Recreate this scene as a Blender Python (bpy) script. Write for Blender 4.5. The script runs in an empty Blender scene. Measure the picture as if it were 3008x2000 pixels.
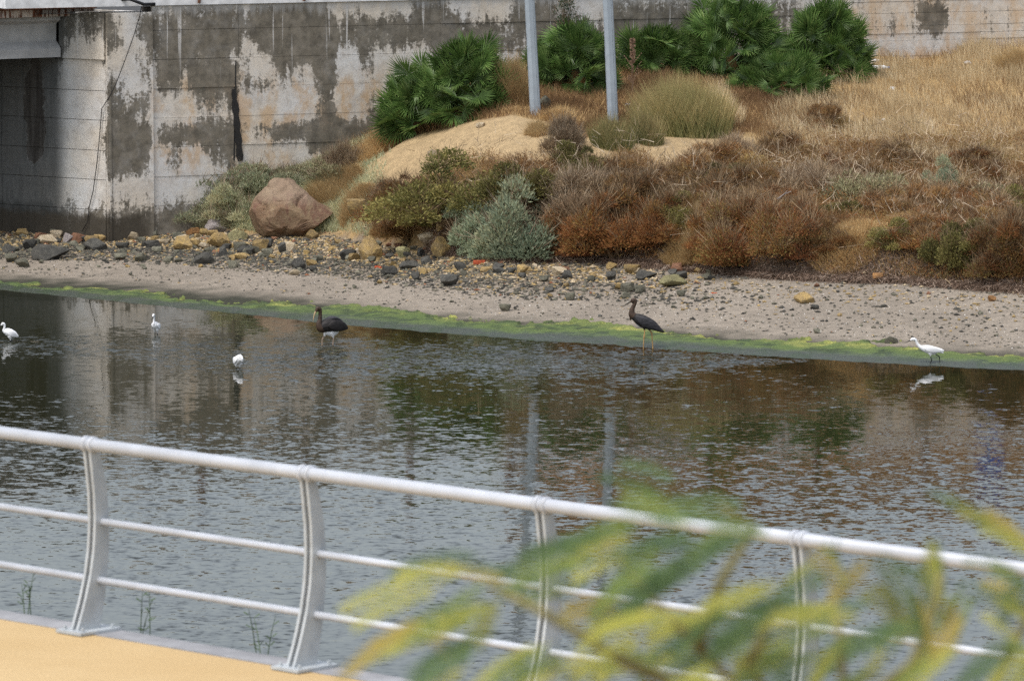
import bpy, bmesh, math, random
import numpy as np
from mathutils import Vector, Matrix, noise as mnoise
random.seed(7); RNG = np.random.default_rng(11)
S = bpy.context.scene
COL = S.collection

# ------------------------------------------------------------------ camera, sky, sun, exposure
FPX = 16000.0                      # focal length in pixels of a 3008 x 2000 frame
HC = 10.94                         # camera height over the water
PITCH = math.atan(1725.0 / FPX)
cam_d = bpy.data.cameras.new('camera')
cam_d.sensor_width = 23.7
cam_d.lens = FPX / 3008.0 * 23.7
cam_d.clip_start = 0.2
cam_d.clip_end = 3000
cam_d.dof.use_dof = True
cam_d.dof.focus_distance = 104.0
cam_d.dof.aperture_fstop = 6.5
cam = bpy.data.objects.new('camera', cam_d)
COL.objects.link(cam)
cam.location = (0, 0, HC)
cam.rotation_euler = (math.pi / 2 - PITCH, 0, 0)
S.camera = cam

SUN_DIR = Vector((0.34, 0.36, -0.95)).normalized()      # the way the light travels
world = bpy.data.worlds.new('World'); S.world = world
world.use_nodes = True
wn = world.node_tree.nodes; wl = world.node_tree.links
wn.clear()
sky = wn.new('ShaderNodeTexSky'); sky.sky_type = 'NISHITA'; sky.sun_disc = False
sky.sun_elevation = math.asin(-SUN_DIR.z)
sky.sun_rotation = math.atan2(-SUN_DIR.x, -SUN_DIR.y)
sky.air_density = 1.2; sky.dust_density = 3.0; sky.ozone_density = 1.0
hs = wn.new('ShaderNodeHueSaturation'); hs.inputs['Saturation'].default_value = 0.5
bg = wn.new('ShaderNodeBackground'); bg.inputs['Strength'].default_value = 0.15
wo = wn.new('ShaderNodeOutputWorld')
wl.new(sky.outputs[0], hs.inputs['Color']); wl.new(hs.outputs[0], bg.inputs['Color']); wl.new(bg.outputs[0], wo.inputs['Surface'])
sun_d = bpy.data.lights.new('sun', 'SUN'); sun_d.energy = 1.35; sun_d.angle = math.radians(18); sun_d.color = (1.0, 0.965, 0.92)
sun = bpy.data.objects.new('sun', sun_d); COL.objects.link(sun)
sun.rotation_euler = SUN_DIR.to_track_quat('-Z', 'Y').to_euler(); sun.location = (-40, -30, 90)
S.view_settings.view_transform = 'Standard'; S.view_settings.look = 'None'
S.view_settings.gamma = 1.0; S.view_settings.exposure = 0.58; S.view_settings.use_curve_mapping = False
S.cycles.use_denoising = False
S.cycles.max_bounces = 6; S.cycles.diffuse_bounces = 3; S.cycles.glossy_bounces = 3; S.cycles.transmission_bounces = 2

# ------------------------------------------------------------------ helpers
CP, SP = math.cos(PITCH), math.sin(PITCH)
def ray(x, y):
    u = (x - 1504.0) / FPX; v = -(y - 1000.0) / FPX
    return np.array((u, CP + v * SP, -SP + v * CP))
def on_z(x, y, z):
    d = ray(x, y); t = (z - HC) / d[2]
    return np.array((0, 0, HC)) + d * t
def on_y(x, y, Y):
    d = ray(x, y); t = Y / d[1]
    return np.array((0, 0, HC)) + d * t
def project(P):
    P = np.asarray(P, float); X, Y, Z = P[..., 0], P[..., 1], P[..., 2] - HC
    dep = Y * CP - Z * SP
    return 1504 + FPX * X / dep, 1000 - FPX * (Y * SP + Z * CP) / dep

def smooth(a, b, x):
    t = np.clip((x - a) / (b - a), 0, 1); return t * t * (3 - 2 * t)

ROOT = {}
def _props(o, label=None, cat=None, group=None, kind=None):
    if label: o['label'] = label
    if cat: o['category'] = cat
    if group: o['group'] = group
    if kind: o['kind'] = kind
    return o
def thing(name, label, cat, loc=(0, 0, 0), rotz=0.0, group=None):
    o = bpy.data.objects.new(name, None); COL.objects.link(o)
    o.location = loc; o.rotation_euler = (0, 0, rotz); o.empty_display_size = 0.2
    ROOT[o.name] = Vector(loc) if rotz == 0 else Vector((0, 0, 0))
    return _props(o, label, cat, group)
def link_mesh(name, me, mat=None, parent=None):
    o = bpy.data.objects.new(name, me); COL.objects.link(o)
    if mat is not None and len(me.materials) == 0: me.materials.append(mat)
    if parent is not None:
        o.parent = parent
        ROOT[o.name] = ROOT.get(parent.name, Vector((0, 0, 0)))
    return o
def np_mesh(name, V, F, mats=None, midx=None, attr=None, smooth_=False):
    """V (n,3); F (m,k) or list of such arrays."""
    me = bpy.data.meshes.new(name)
    V = np.asarray(V, np.float32)
    Fs = F if isinstance(F, list) else [F]
    Fs = [np.asarray(f, np.int32) for f in Fs if len(f)]
    nl = sum(f.size for f in Fs); npoly = sum(len(f) for f in Fs)
    me.vertices.add(len(V)); me.vertices.foreach_set('co', V.ravel())
    me.loops.add(nl); me.loops.foreach_set('vertex_index', np.concatenate([f.ravel() for f in Fs]))
    me.polygons.add(npoly)
    tot = np.concatenate([np.full(len(f), f.shape[1], np.int32) for f in Fs])
    st = np.concatenate([[0], np.cumsum(tot)[:-1]]).astype(np.int32)
    me.polygons.foreach_set('loop_start', st)
    if midx is not None: me.polygons.foreach_set('material_index', np.asarray(midx, np.int32))
    me.polygons.foreach_set('use_smooth', np.full(npoly, bool(smooth_)))
    for m in (mats or []): me.materials.append(m)
    for k, a in (attr or {}).items():
        a = np.asarray(a, np.float32)
        dom = 'POINT' if len(a) == len(V) else 'FACE'
        if a.ndim == 2:
            at = me.attributes.new(k, 'FLOAT_COLOR', dom)
            at.data.foreach_set('color', np.concatenate([a, np.ones((len(a), 1), np.float32)], 1).ravel())
        else:
            at = me.attributes.new(k, 'FLOAT', dom); at.data.foreach_set('value', a)
    me.update(calc_edges=True); me.validate()
    return me
class MB:
    """collects simple solids (world coordinates) into ONE mesh"""
    def __init__(self): self.v = []; self.f = []; self.mi = []
    def add(self, V, F, mi=0):
        o = len(self.v); self.v += [tuple(p) for p in V]
        for q in F: self.f.append([i + o for i in q]); self.mi.append(mi)
        return self
    def box(self, c, ax, ay, az, mi=0):
        """centre, three half-axis vectors"""
        c, ax, ay, az = map(Vector, (c, ax, ay, az))
        V = [c + ax * i + ay * j + az * k for k in (-1, 1) for j in (-1, 1) for i in (-1, 1)]
        F = [(0, 2, 3, 1), (4, 5, 7, 6), (0, 1, 5, 4), (2, 6, 7, 3), (0, 4, 6, 2), (1, 3, 7, 5)]
        if ax.cross(ay).dot(az) < 0: F = [q[::-1] for q in F]
        return self.add(V, F, mi)
    def tube(self, pts, r, n=8, mi=0, cap=True, lat=1.0, side=None):
        pts = [Vector(p) for p in pts]
        rr = r if hasattr(r, '__len__') else [r] * len(pts)
        V = []; F = []
        prev = Vector(side) if side is not None else None
        for i, p in enumerate(pts):
            t = (pts[min(i + 1, len(pts) - 1)] - pts[max(i - 1, 0)])
            if t.length < 1e-9: t = Vector((0, 0, 1))
            t.normalize()
            if prev is None:
                prev = Vector((0, 0, 1)) if abs(t.z) < .9 else Vector((0, 1, 0))
            a = prev - t * prev.dot(t)
            if a.length < 1e-6: a = t.orthogonal()
            a.normalize(); b = t.cross(a)
            if side is None: prev = a
            rad = rr[i]
            la = lat[i] if hasattr(lat, '__len__') else lat
            for k in range(n):
                an = 2 * math.pi * k / n
                V.append(p + a * math.cos(an) * rad * la + b * math.sin(an) * rad)
        for i in range(len(pts) - 1):
            for k in range(n):
                k2 = (k + 1) % n
                F.append((i * n + k, i * n + k2, (i + 1) * n + k2, (i + 1) * n + k))
        if cap:
            F.append(tuple(range(n))[::-1]); m = (len(pts) - 1) * n; F.append(tuple(m + k for k in range(n)))
        return self.add(V, F, mi)
    def prism(self, poly, ex, mi=0):
        """polygon (list of 3-vectors) extruded by the vector ex"""
        n = len(poly); ex = Vector(ex); P = [Vector(p) for p in poly]
        V = P + [p + ex for p in P]
        nrm = Vector((0, 0, 0))
        for i in range(n): nrm += P[i].cross(P[(i + 1) % n])
        F = [tuple(range(n))[::-1], tuple(range(n, 2 * n))] + [(i, (i + 1) % n, n + (i + 1) % n, n + i) for i in range(n)]
        if nrm.dot(ex) < 0: F = [q[::-1] for q in F]
        return self.add(V, F, mi)
    def build(self, name, mats, parent=None, smooth_=False, world=True):
        off = ROOT.get(parent.name, Vector((0, 0, 0))) if (parent is not None and world) else Vector((0, 0, 0))
        me = bpy.data.meshes.new(name)
        me.from_pydata([(p[0] - off.x, p[1] - off.y, p[2] - off.z) for p in self.v], [], self.f)
        for m in (mats if isinstance(mats, (list, tuple)) else [mats]): me.materials.append(m)
        me.polygons.foreach_set('material_index', self.mi)
        me.polygons.foreach_set('use_smooth', [smooth_] * len(self.f))
        me.update()
        return link_mesh(name, me, None, parent)

# ------------------------------------------------------------------ materials
class NG:
    def __init__(self, name, rough=0.9, spec=0.3):
        self.m = bpy.data.materials.new(name); self.m.use_nodes = True
        self.t = self.m.node_tree; self.N = self.t.nodes; self.L = self.t.links
        self.b = self.N['Principled BSDF']; self.b.inputs['Roughness'].default_value = rough
        self.b.inputs['Specular IOR Level'].default_value = spec
    def node(self, typ, **kw):
        n = self.N.new(typ)
        for k, v in kw.items(): setattr(n, k, v)
        return n
    def put(self, sock, v):
        if hasattr(v, 'links') and hasattr(v, 'is_output'): self.L.new(v, sock)
        else:
            try: sock.default_value = v
            except Exception: sock.default_value = (*v, 1.0)
    def math(self, op, a, b=0.0, c=None, clamp=False):
        n = self.node('ShaderNodeMath', operation=op, use_clamp=clamp)
        self.put(n.inputs[0], a); self.put(n.inputs[1], b)
        if c is not None: self.put(n.inputs[2], c)
        return n.outputs[0]
    def vmath(self, op, a, b=(0, 0, 0)):
        n = self.node('ShaderNodeVectorMath', operation=op)
        self.put(n.inputs[0], a); self.put(n.inputs[1], b)
        return n.outputs[0]
    def pos(self): return self.node('ShaderNodeNewGeometry').outputs['Position']
    def obj(self): return self.node('ShaderNodeTexCoord').outputs['Object']
    def rnd(self): return self.node('ShaderNodeObjectInfo').outputs['Random']
    def sep(self, v):
        n = self.node('ShaderNodeSeparateXYZ'); self.put(n.inputs[0], v); return n.outputs
    def comb(self, x, y, z):
        n = self.node('ShaderNodeCombineXYZ')
        for i, q in enumerate((x, y, z)): self.put(n.inputs[i], q)
        return n.outputs[0]
    def noise(self, v, scale=5.0, detail=4.0, rough=0.55, color=False, dist=0.0):
        n = self.node('ShaderNodeTexNoise'); self.put(n.inputs['Vector'], v)
        n.inputs['Scale'].default_value = scale; n.inputs['Detail'].default_value = detail
        n.inputs['Roughness'].default_value = rough; n.inputs['Distortion'].default_value = dist
        return n.outputs['Color' if color else 'Fac']
    def voro(self, v, scale=5.0, feature='F1', out='Distance'):
        n = self.node('ShaderNodeTexVoronoi', feature=feature); self.put(n.inputs['Vector'], v)
        n.inputs['Scale'].default_value = scale; return n.outputs[out]
    def attr(self, name, out='Fac'):
        n = self.node('ShaderNodeAttribute', attribute_name=name); return n.outputs[out]
    def step(self, x, a, b, lo=0.0, hi=1.0):
        n = self.node('ShaderNodeMapRange', interpolation_type='SMOOTHSTEP')
        self.put(n.inputs['Value'], x)
        for k, q in zip(('From Min', 'From Max', 'To Min', 'To Max'), (a, b, lo, hi)): self.put(n.inputs[k], q)
        return n.outputs[0]
    def mix(self, f, a, b, mode='MIX'):
        n = self.node('ShaderNodeMix', data_type='RGBA', blend_type=mode)
        self.put(n.inputs['Factor'], f); self.put(n.inputs['A'] if False else n.inputs[6], a); self.put(n.inputs[7], b)
        return n.outputs[2]
    def ramp(self, f, stops, interp='LINEAR'):
        n = self.node('ShaderNodeValToRGB'); self.put(n.inputs[0], f); cr = n.color_ramp; cr.interpolation = interp
        while len(cr.elements) < len(stops): cr.elements.new(0.5)
        for e, (p, c) in zip(cr.elements, sorted(stops)):
            e.position = p
            e.color = (c, c, c, 1) if not hasattr(c, '__len__') else (*c, 1)
        return n.outputs[0]
    def bump(self, h, strength=0.4, dist=0.02):
        n = self.node('ShaderNodeBump'); n.inputs['Strength'].default_value = strength; n.inputs['Distance'].default_value = dist
        self.put(n.inputs['Height'], h); self.L.new(n.outputs[0], self.b.inputs['Normal'])
    def col(self, c): self.put(self.b.inputs['Base Color'], c); return self
    def rough(self, r): self.put(self.b.inputs['Roughness'], r); return self
def simple(name, c, rough=0.7, spec=0.3, metal=0.0, var=0.25, scale=8.0):
    g = NG(name, rough, spec); g.b.inputs['Metallic'].default_value = metal
    n = g.noise(g.obj(), scale, 5)
    f = g.step(n, 0.3, 0.7, 1 - var, 1 + var * 0.6)
    k = g.node('ShaderNodeVectorMath', operation='SCALE'); k.inputs[0].default_value = c; g.put(k.inputs['Scale'], f)
    g.col(k.outputs[0]); return g.m
def foliage(name, c0, c1, c2, transl=0.25, rough=0.75, obvar=0.25):
    """three tints mixed by the mesh's own 'tint' value, shifted a little from plant to plant"""
    g = NG(name, rough, 0.25)
    t = g.attr('tint')
    c = g.ramp(t, [(0.0, c0), (0.5, c1), (1.0, c2)])
    k = g.node('ShaderNodeVectorMath', operation='SCALE'); g.put(k.inputs[0], c)
    g.put(k.inputs['Scale'], g.step(g.rnd(), 0, 1, 1 - obvar, 1 + obvar))
    g.col(k.outputs[0])
    if transl > 0:
        tr = g.node('ShaderNodeBsdfTranslucent'); g.put(tr.inputs['Color'], k.outputs[0])
        mx = g.node('ShaderNodeMixShader'); mx.inputs[0].default_value = transl
        g.L.new(g.b.outputs[0], mx.inputs[1]); g.L.new(tr.outputs[0], mx.inputs[2])
        g.L.new(mx.outputs[0], g.N['Material Output'].inputs['Surface'])
    return g.m

# ------------------------------------------------------------------ the lie of the land
def _line(pts): return np.array(pts, float)
_w = np.array([on_z(x, y, 0.0) for x, y in ((-700, 800), (0, 846), (430, 888), (800, 925), (950, 942), (1120, 957), (1374, 978), (1586, 995), (1798, 1006), (1900, 1016), (2135, 1031), (2370, 1047), (2605, 1061), (2840, 1073), (3008, 1081), (3900, 1115))])
_v = np.array([on_z(x, y, e) for x, y, e in ((-700, 690, .4), (0, 688, .4), (300, 674, .45), (560, 676, .5), (750, 694, .5), (1000, 696, .55), (1280, 742, .65),
      (1500, 762, .7), (1750, 764, .7), (2000, 788, .7), (2200, 806, .7), (2400, 816, .7), (2700, 832, .7), (3008, 852, .7), (3900, 880, .7))])
def Yw(X): return np.interp(X, _w[:, 0], _w[:, 1])
def Yv(X): return np.interp(X, _v[:, 0], _v[:, 1])
def Zv(X): return np.interp(X, _v[:, 0], _v[:, 2])
def Ywall(X): return 122.6 + 0.47 * X
def Zwall(X): return np.interp(X, [-12, -8.7, -7.8, -5.3, -3.05, -1, 0, 5, 9.5, 12, 20], [.4, .55, 1.1, 1.67, 2.5, 3.5, 3.95, 3.95, 3.85, 4.1, 4.2])
def Sc(X): return np.interp(X, [-6, -3, -1, 1, 5, 8, 20], [0, .25, .8, .85, .7, .6, .6])
def Qp(X): return np.interp(X, [-4, 0, 3, 7, 20], [1.0, .85, 1.0, 1.3, 1.2])
def vnoise(X, Y, s, seed=0.0):
    """cheap smooth value noise on arrays"""
    x = X * s + seed * 17.3; y = Y * s + seed * 9.1
    i = np.floor(x); j = np.floor(y); fx = x - i; fy = y - j
    fx = fx * fx * (3 - 2 * fx); fy = fy * fy * (3 - 2 * fy)
    def h(a, b):
        q = np.sin(a * 127.1 + b * 311.7 + seed) * 43758.5453
        return q - np.floor(q)
    return (h(i, j) * (1 - fx) + h(i + 1, j) * fx) * (1 - fy) + (h(i, j + 1) * (1 - fx) + h(i + 1, j + 1) * fx) * fy
def mound(X, Y):
    ax, ay, bx, by = 1.0, 114.7, -2.7, 118.7
    t = np.clip(((X - ax) * (bx - ax) + (Y - ay) * (by - ay)) / ((bx - ax) ** 2 + (by - ay) ** 2), 0, 1)
    d = np.hypot(X - ax - t * (bx - ax), Y - ay - t * (by - ay))
    a = np.exp(-(d / (1.45 - .35 * t)) ** 2)
    b = np.exp(-(((X - 4.0) / 1.7) ** 2 + ((Y - 115.2) / 1.9) ** 2))
    return a, b
def shore_s(X, Y): return (Y - Yw(X)) / (Yv(X) - Yw(X))
def H(X, Y):
    X = np.asarray(X, float); Y = np.asarray(Y, float)
    yw, yv, yl = Yw(X), Yv(X), Ywall(X)
    yl = np.maximum(yl, yv + 1.0)
    s = (Y - yw) / (yv - yw)
    zb = np.where(s < 0, np.maximum((Y - yw) * 0.10, -1.6), Zv(X) * np.clip(s, 0, 1) ** 1.6)
    zb = zb + np.where(s > .35, 0.035 * (vnoise(X, Y, 0.9, 3) - .5) * np.clip((s - .35) * 3, 0, 1), 0)
    t = np.clip((Y - yv) / (yl - yv), 0, 1)
    sc = np.minimum(Sc(X), np.maximum(Zwall(X) - Zv(X), 0))
    edge = 0.35 * (vnoise(X, Y, 0.8, 5) - .5)
    zu = sc * smooth(0, 0.9, Y - yv + edge) + (Zwall(X) - Zv(X) - sc) * t ** Qp(X)
    a, b = mound(X, Y)
    zu = zu + np.where(Y > yv, ((0.27 - .12 * (1 - smooth(-2.7, -.5, X))) * a + 0.12 * b) * smooth(0, 1.5, Y - yv), 0)
    zu = zu + np.where(Y > yv, 0.16 * (vnoise(X, Y, 0.7, 1) - .5) * smooth(0, 1.5, Y - yv) + 0.07 * (vnoise(X, Y, 2.1, 2) - .5) * smooth(0, 1, Y - yv), 0)
    zu = zu + np.where(Y > yv, a * (.14 * (vnoise(X, Y, 1.9, 8) - .5) + .07 * (vnoise(X, Y, 4.5, 9) - .5)), 0)
    return np.where(Y > yv, Zv(X) + zu, zb)
def hit(x, y, y0=92.0):
    """where the line of sight through photo pixel (x, y) meets the land"""
    d = ray(x, y); Ys = np.arange(y0, 131, 0.03); t = Ys / d[1]
    X = d[0] * t; Z = HC + d[2] * t; h = H(X, Ys)
    k = np.argmax(h >= Z)
    if h[k] < Z[k]: k = len(Ys) - 1
    return np.array((X[k], Ys[k], float(h[k])))

# ------------------------------------------------------------------ SETTING: bank, water, promenade, road
def grid_mesh(name, xs, ys, zfun, mats, attr_fun=None):
    X, Y = np.meshgrid(xs, ys); Z = zfun(X, Y)
    V = np.stack([X, Y, Z], -1).reshape(-1, 3)
    nx, ny = len(xs), len(ys)
    i = np.arange(nx * ny).reshape(ny, nx)
    F = np.stack([i[:-1, :-1], i[:-1, 1:], i[1:, 1:], i[1:, :-1]], -1).reshape(-1, 4)
    at = attr_fun(V) if attr_fun else None
    return np_mesh(name, V, F, mats, attr=at, smooth_=True)

def ground_colour(V):
    X, Y = V[:, 0], V[:, 1]
    s = shore_s(X, Y)
    n1 = vnoise(X, Y, 0.8, 21); n2 = vnoise(X, Y, 3.0, 22)
    c = np.zeros((len(V), 3))
    mud = np.array((.045, .045, .032)); beach = np.array((.262, .224, .180)); rub = np.array((.19, .15, .105))
    soil = np.array((.20, .125, .062)); straw = np.array((.33, .225, .105)); sand = np.array((.37, .27, .150)); dark = np.array((.115, .088, .062))
    def mixc(a, b, f): return a * (1 - f[:, None]) + b * f[:, None]
    c[:] = beach
    c = mixc(c, beach * .84, smooth(.45, .7, n1) * .6)
    c = mixc(np.tile(mud, (len(V), 1)), c, smooth(.14, .36, s + .1 * (n2 - .5)))
    px, py = project(V)
    rubm = smooth(.55, .8, s + .15 * (n2 - .5)) * (1 - smooth(1500, 2000, px)) * (s < 1.15)
    c = mixc(c, rub, rubm * .8)
    up = smooth(.98, 1.02, s + .05 * (n2 - .5))
    upc = mixc(np.tile(soil, (len(V), 1)), straw, smooth(.35, .65, .5 * n1 + .5 * n2))
    upc = mixc(upc, straw * 1.05, smooth(2250, 2450, px) * (1 - smooth(500, 650, py)))
    a, b = mound(X, Y)
    dd = Y - Yv(X)
    upc = mixc(upc, np.tile(sand, (len(V), 1)), smooth(.30, .52, np.maximum(a, b * .9) + .25 * (n2 - .5)))
    scarp = (1 - smooth(.7, 1.3, dd)) * smooth(1180, 1350, px)
    upc = mixc(upc, np.tile(dark, (len(V), 1)), scarp)
    c = mixc(c, upc, up)
    return {'col': c}

g = NG('ground_material', 0.95, 0.15)
P = g.pos()
nf = g.noise(P, 26, 5, .65); nm = g.noise(P, 5, 4); gv = g.voro(P, 34)
base = g.attr('col', 'Color')
k = g.node('ShaderNodeVectorMath', operation='SCALE'); g.put(k.inputs[0], base)
g.put(k.inputs['Scale'], g.math('MULTIPLY', g.step(nf, .25, .75, .78, 1.2), g.step(nm, .3, .7, .86, 1.12)))
g.col(k.outputs[0])
g.bump(g.math('ADD', nf, g.math('MULTIPLY', gv, .6)), .5, .03)
M_ground = g.m
xs = np.concatenate([np.arange(-60, -14, 2.0), np.arange(-14, 14, 0.11), np.arange(14, 61, 2.0)])
ys = np.concatenate([np.arange(92, 96, .5), np.arange(96, 129.5, 0.11), np.arange(129.6, 160, 3.0)])
bank = link_mesh('river_bank', grid_mesh('river_bank', xs, ys, H, [M_ground], ground_colour)); _props(bank, kind='structure')

# --- river
g = NG('water_material', 0.03, 0.5)
g.b.inputs['IOR'].default_value = 1.33
P = g.pos(); sx, sy, sz = g.sep(P)
warp = g.noise(P, .16, 3)
def pos2(scx, scy, off=0): return g.comb(g.math('MULTIPLY', g.math('ADD', sx, g.math('MULTIPLY', sy, .12)), scx), g.math('MULTIPLY', sy, scy), off)
n_a = g.noise(pos2(1.15, .95, 0), 2.0, 3, .55, color=True)      # wavelets
n_b = g.noise(pos2(.34, .42, 4), 17.0, 4, .62, color=True)       # fine ripples
n_c = g.noise(pos2(.55, .18, 9), .55, 3, .5)                      # gusts: patches of ripple and calm
lip = g.attr('calm')                                             # how ruffled the surface is, place by place
amp = g.math('MULTIPLY', g.step(n_c, .34, .62, .45, 1.0), lip)
def cen(c): return g.vmath('SUBTRACT', c, (.5, .5, .5))
ax_, ay_, _z = g.sep(cen(n_a)); bx_, by_, _z2 = g.sep(cen(n_b))
# slope towards/away from the far bank: mostly faint, with sparse steep wavelet faces that catch the sky
sy_ = g.math('ADD', g.math('MULTIPLY', ay_, .34), by_)
st_ = g.math('MULTIPLY', g.math('MULTIPLY', g.math('ABSOLUTE', sy_), sy_), 4.3)
# at this grazing angle one mostly sees the wavelet faces that lean towards the eye
st2 = g.math('ADD', g.math('MINIMUM', st_, 0.0), g.math('MULTIPLY', g.math('MAXIMUM', st_, 0.0), .22))
tot_y = g.math('MULTIPLY', g.math('ADD', g.math('MULTIPLY_ADD', sy_, .14, -.018), st2), amp)
tot_x = g.math('MULTIPLY', g.math('ADD', g.math('MULTIPLY', ax_, .03), g.math('MULTIPLY', bx_, .05)), amp)
k = g.node('ShaderNodeVectorMath', operation='ADD'); g.put(k.inputs[0], g.comb(tot_x, tot_y, 0.0)); k.inputs[1].default_value = (0, 0, 0)
nn = g.vmath('NORMALIZE', g.vmath('ADD', k.outputs[0], (0, 0, 1)))
g.L.new(nn, g.b.inputs['Normal'])
g.col((.017, .018, .008))
M_water = g.m
def calm_attr(V):
    X, Y = V[:, 0], V[:, 1]
    d = Yw(X) - Y                                   # metres out from the far water's edge
    w = 2.2 * (vnoise(X, Y, .25, 31) - .5) + 1.2 * (vnoise(X, Y, .9, 32) - .5)
    px, py = project(V)
    # wind-ruffled tongue along the bank where the storks wade
    ridge_y = np.interp(px, [-200, 100, 300, 500, 700, 950, 1300, 1700, 1950, 2150, 2400], [1010, 1010, 1012, 1030, 1045, 1048, 1055, 1062, 1060, 1058, 1050])
    wid = np.interp(px, [-200, 0, 300, 600, 900, 1900, 2150, 2400], [10, 22, 34, 46, 52, 42, 16, 0.01])
    band = np.exp(-(((py - ridge_y) + 10 * w) / np.maximum(wid, .01)) ** 2)
    far = smooth(1.0, 4.0, d + w)                   # rises away from the bank
    out = smooth(1200, 1560, py + 40 * w)
    a = 0.10 + 0.30 * far + 0.60 * out + 3.0 * band
    a *= 1 - .45 * smooth(2250, 2500, px) * (1 - smooth(1120, 1280, py))
    return {'calm': np.clip(a, .05, 3.2)}
xs = np.concatenate([np.arange(-70, -16, 3.0), np.arange(-16, 16, 0.25), np.arange(16, 71, 3.0)])
ys = np.concatenate([np.arange(24, 56, 4.0), np.arange(56, 114, 0.25), np.arange(114, 150, 4.0)])
river = link_mesh('river_water', grid_mesh('river_water', xs, ys, lambda X, Y: X * 0, [M_water], calm_attr)); _props(river, kind='structure')
mb = MB(); mb.add([(-90, -20, -1.9), (90, -20, -1.9), (90, 170, -1.9), (-90, 170, -1.9)], [(0, 1, 2, 3)])
_props(mb.build('river_bed', M_ground), kind='structure')

# --- algae: a wet, lumpy carpet along the far water's edge
def algae():
    xs = np.arange(-16, 14, .05); n = 70
    ts = np.linspace(-.09, .44, n)
    X, T = np.meshgrid(xs, ts)
    yw, yv = Yw(X), Yv(X)
    Y = yw + T * (yv - yw)
    lump = .5 * vnoise(X, Y * .7, 3.2, 41) + .3 * vnoise(X, Y * .6, 9, 42) + .2 * vnoise(X, Y, 19, 43)
    edge = np.interp(X, [-11, -5, -2, 2, 9], [.12, .19, .25, .225, .23]) + .16 * (vnoise(X, Y * 0, .55, 44) - .5) + .09 * (vnoise(X, Y, 1.7, 45) - .5) + .10 * (vnoise(X, Y * .7, 6, 46) - .5) + .06 * (vnoise(X, Y, 15, 53) - .5)
    lift = smooth(0, .05, edge - T)
    Z = H(X, Y) + .006 + lift * (.012 + .060 * lump * smooth(-.1, .1, T + .05)) - (1 - lift) * .06
    V = np.stack([X, Y, Z], -1).reshape(-1, 3)
    i = np.arange(X.size).reshape(X.shape)
    F = np.stack([i[:-1, :-1], i[:-1, 1:], i[1:, 1:], i[1:, :-1]], -1).reshape(-1, 4)
    rel = np.clip(T / np.maximum(edge, .05), -.2, 1.2)
    f = .5 * vnoise(X, Y, 1.3, 47) + .5 * vnoise(X, Y, 5, 48)
    c_blue = np.array((.052, .062, .044)); c_grn = np.array((.092, .132, .034)); c_dk = np.array((.036, .055, .022)); c_yel = np.array((.30, .30, .075))
    m = lambda a, b, t: a * (1 - t[..., None]) + b * t[..., None]
    c = m(np.broadcast_to(c_blue, X.shape + (3,)), c_grn, smooth(.02, .34, rel + .3 * (f - .5)))
    c = m(c, c_yel, smooth(.50, .95, rel + .6 * (f - .5)) * (.25 + .75 * smooth(.40, .62, .6 * vnoise(X, Y, .7, 51) + .4 * vnoise(X, Y, 3, 52))))
    c = m(c, c_dk, smooth(.45, .70, .5 * vnoise(X, Y, 2.4, 49) + .5 * vnoise(X, Y, 8, 50)) * .85)
    keep = (lift.reshape(-1)[F].max(1) > 0.02)
    return np_mesh('algae_mat', V, F[keep], None, attr={'col': c.reshape(-1, 3), 'wet': (1 - smooth(.1, .5, rel)).reshape(-1)}, smooth_=True)
g = NG('algae_material', 0.7, 0.4)
P = g.pos(); nf = g.noise(P, 30, 4, .7)
k = g.node('ShaderNodeVectorMath', operation='SCALE'); g.put(k.inputs[0], g.attr('col', 'Color')); g.put(k.inputs['Scale'], g.step(nf, .25, .75, .55, 1.45))
g.col(k.outputs[0]); g.rough(g.step(g.attr('wet'), 0, 1, .85, .40)); g.bump(nf, .9, .03)
al = algae(); al.materials.append(g.m)
_props(link_mesh('algae_mat', al), 'band of green and yellow algae along the far waterline', 'algae', kind='stuff')

# --- near side: promenade with its kerb, and the steep embankment down to the water
R0 = np.array((-2.230, 28.57)); RD = np.array((1.190, -1.166)); RD = RD / np.linalg.norm(RD); RN = np.array((1.166, 1.190)); RN = RN / np.linalg.norm(RN)
ZD = 6.308
def rp(a, n, z): q = R0 + RD * a + RN * n; return (q[0], q[1], z)
g = NG('promenade_surface', .85, .2); P = g.pos()
n1 = g.noise(P, 75, 4, .8); n2 = g.noise(P, 1.5, 4)
g.col(g.mix(g.step(n1, .3, .7), g.mix(g.step(n2, .3, .7), (.54, .385, .19), (.61, .45, .24)), (.42, .29, .14)))
g.bump(n1, .3, .004); M_prom = g.m
M_kerb = simple('kerb_concrete', (.30, .30, .31), .85, .2, var=.2, scale=5)
mb = MB(); mb.prism([rp(-14, -.07, ZD), rp(22, -.07, ZD), rp(22, -16, ZD), rp(-14, -16, ZD)], (0, 0, -.5)); _props(mb.build('promenade', M_prom), kind='structure')
mb = MB(); mb.prism([rp(-14, -.067, ZD + .004), rp(22, -.067, ZD + .004), rp(22, .125, ZD + .004), rp(-14, .125, ZD + .004)], (0, 0, -.6)); _props(mb.build('promenade_kerb', M_kerb), kind='structure')
M_emb = simple('embankment_soil', (.16, .12, .07), .95, .1, var=.4, scale=2)
mb = MB(); mb.prism([rp(-14, .12, ZD - .35), rp(-14, 8.5, -1.5), rp(-14, -16, -1.5), rp(-14, -16, ZD - .52), rp(-14, .1, ZD - .52)], (RD[0] * 36, RD[1] * 36, 0)); _props(mb.build('embankment', M_emb), kind='structure')
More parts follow.
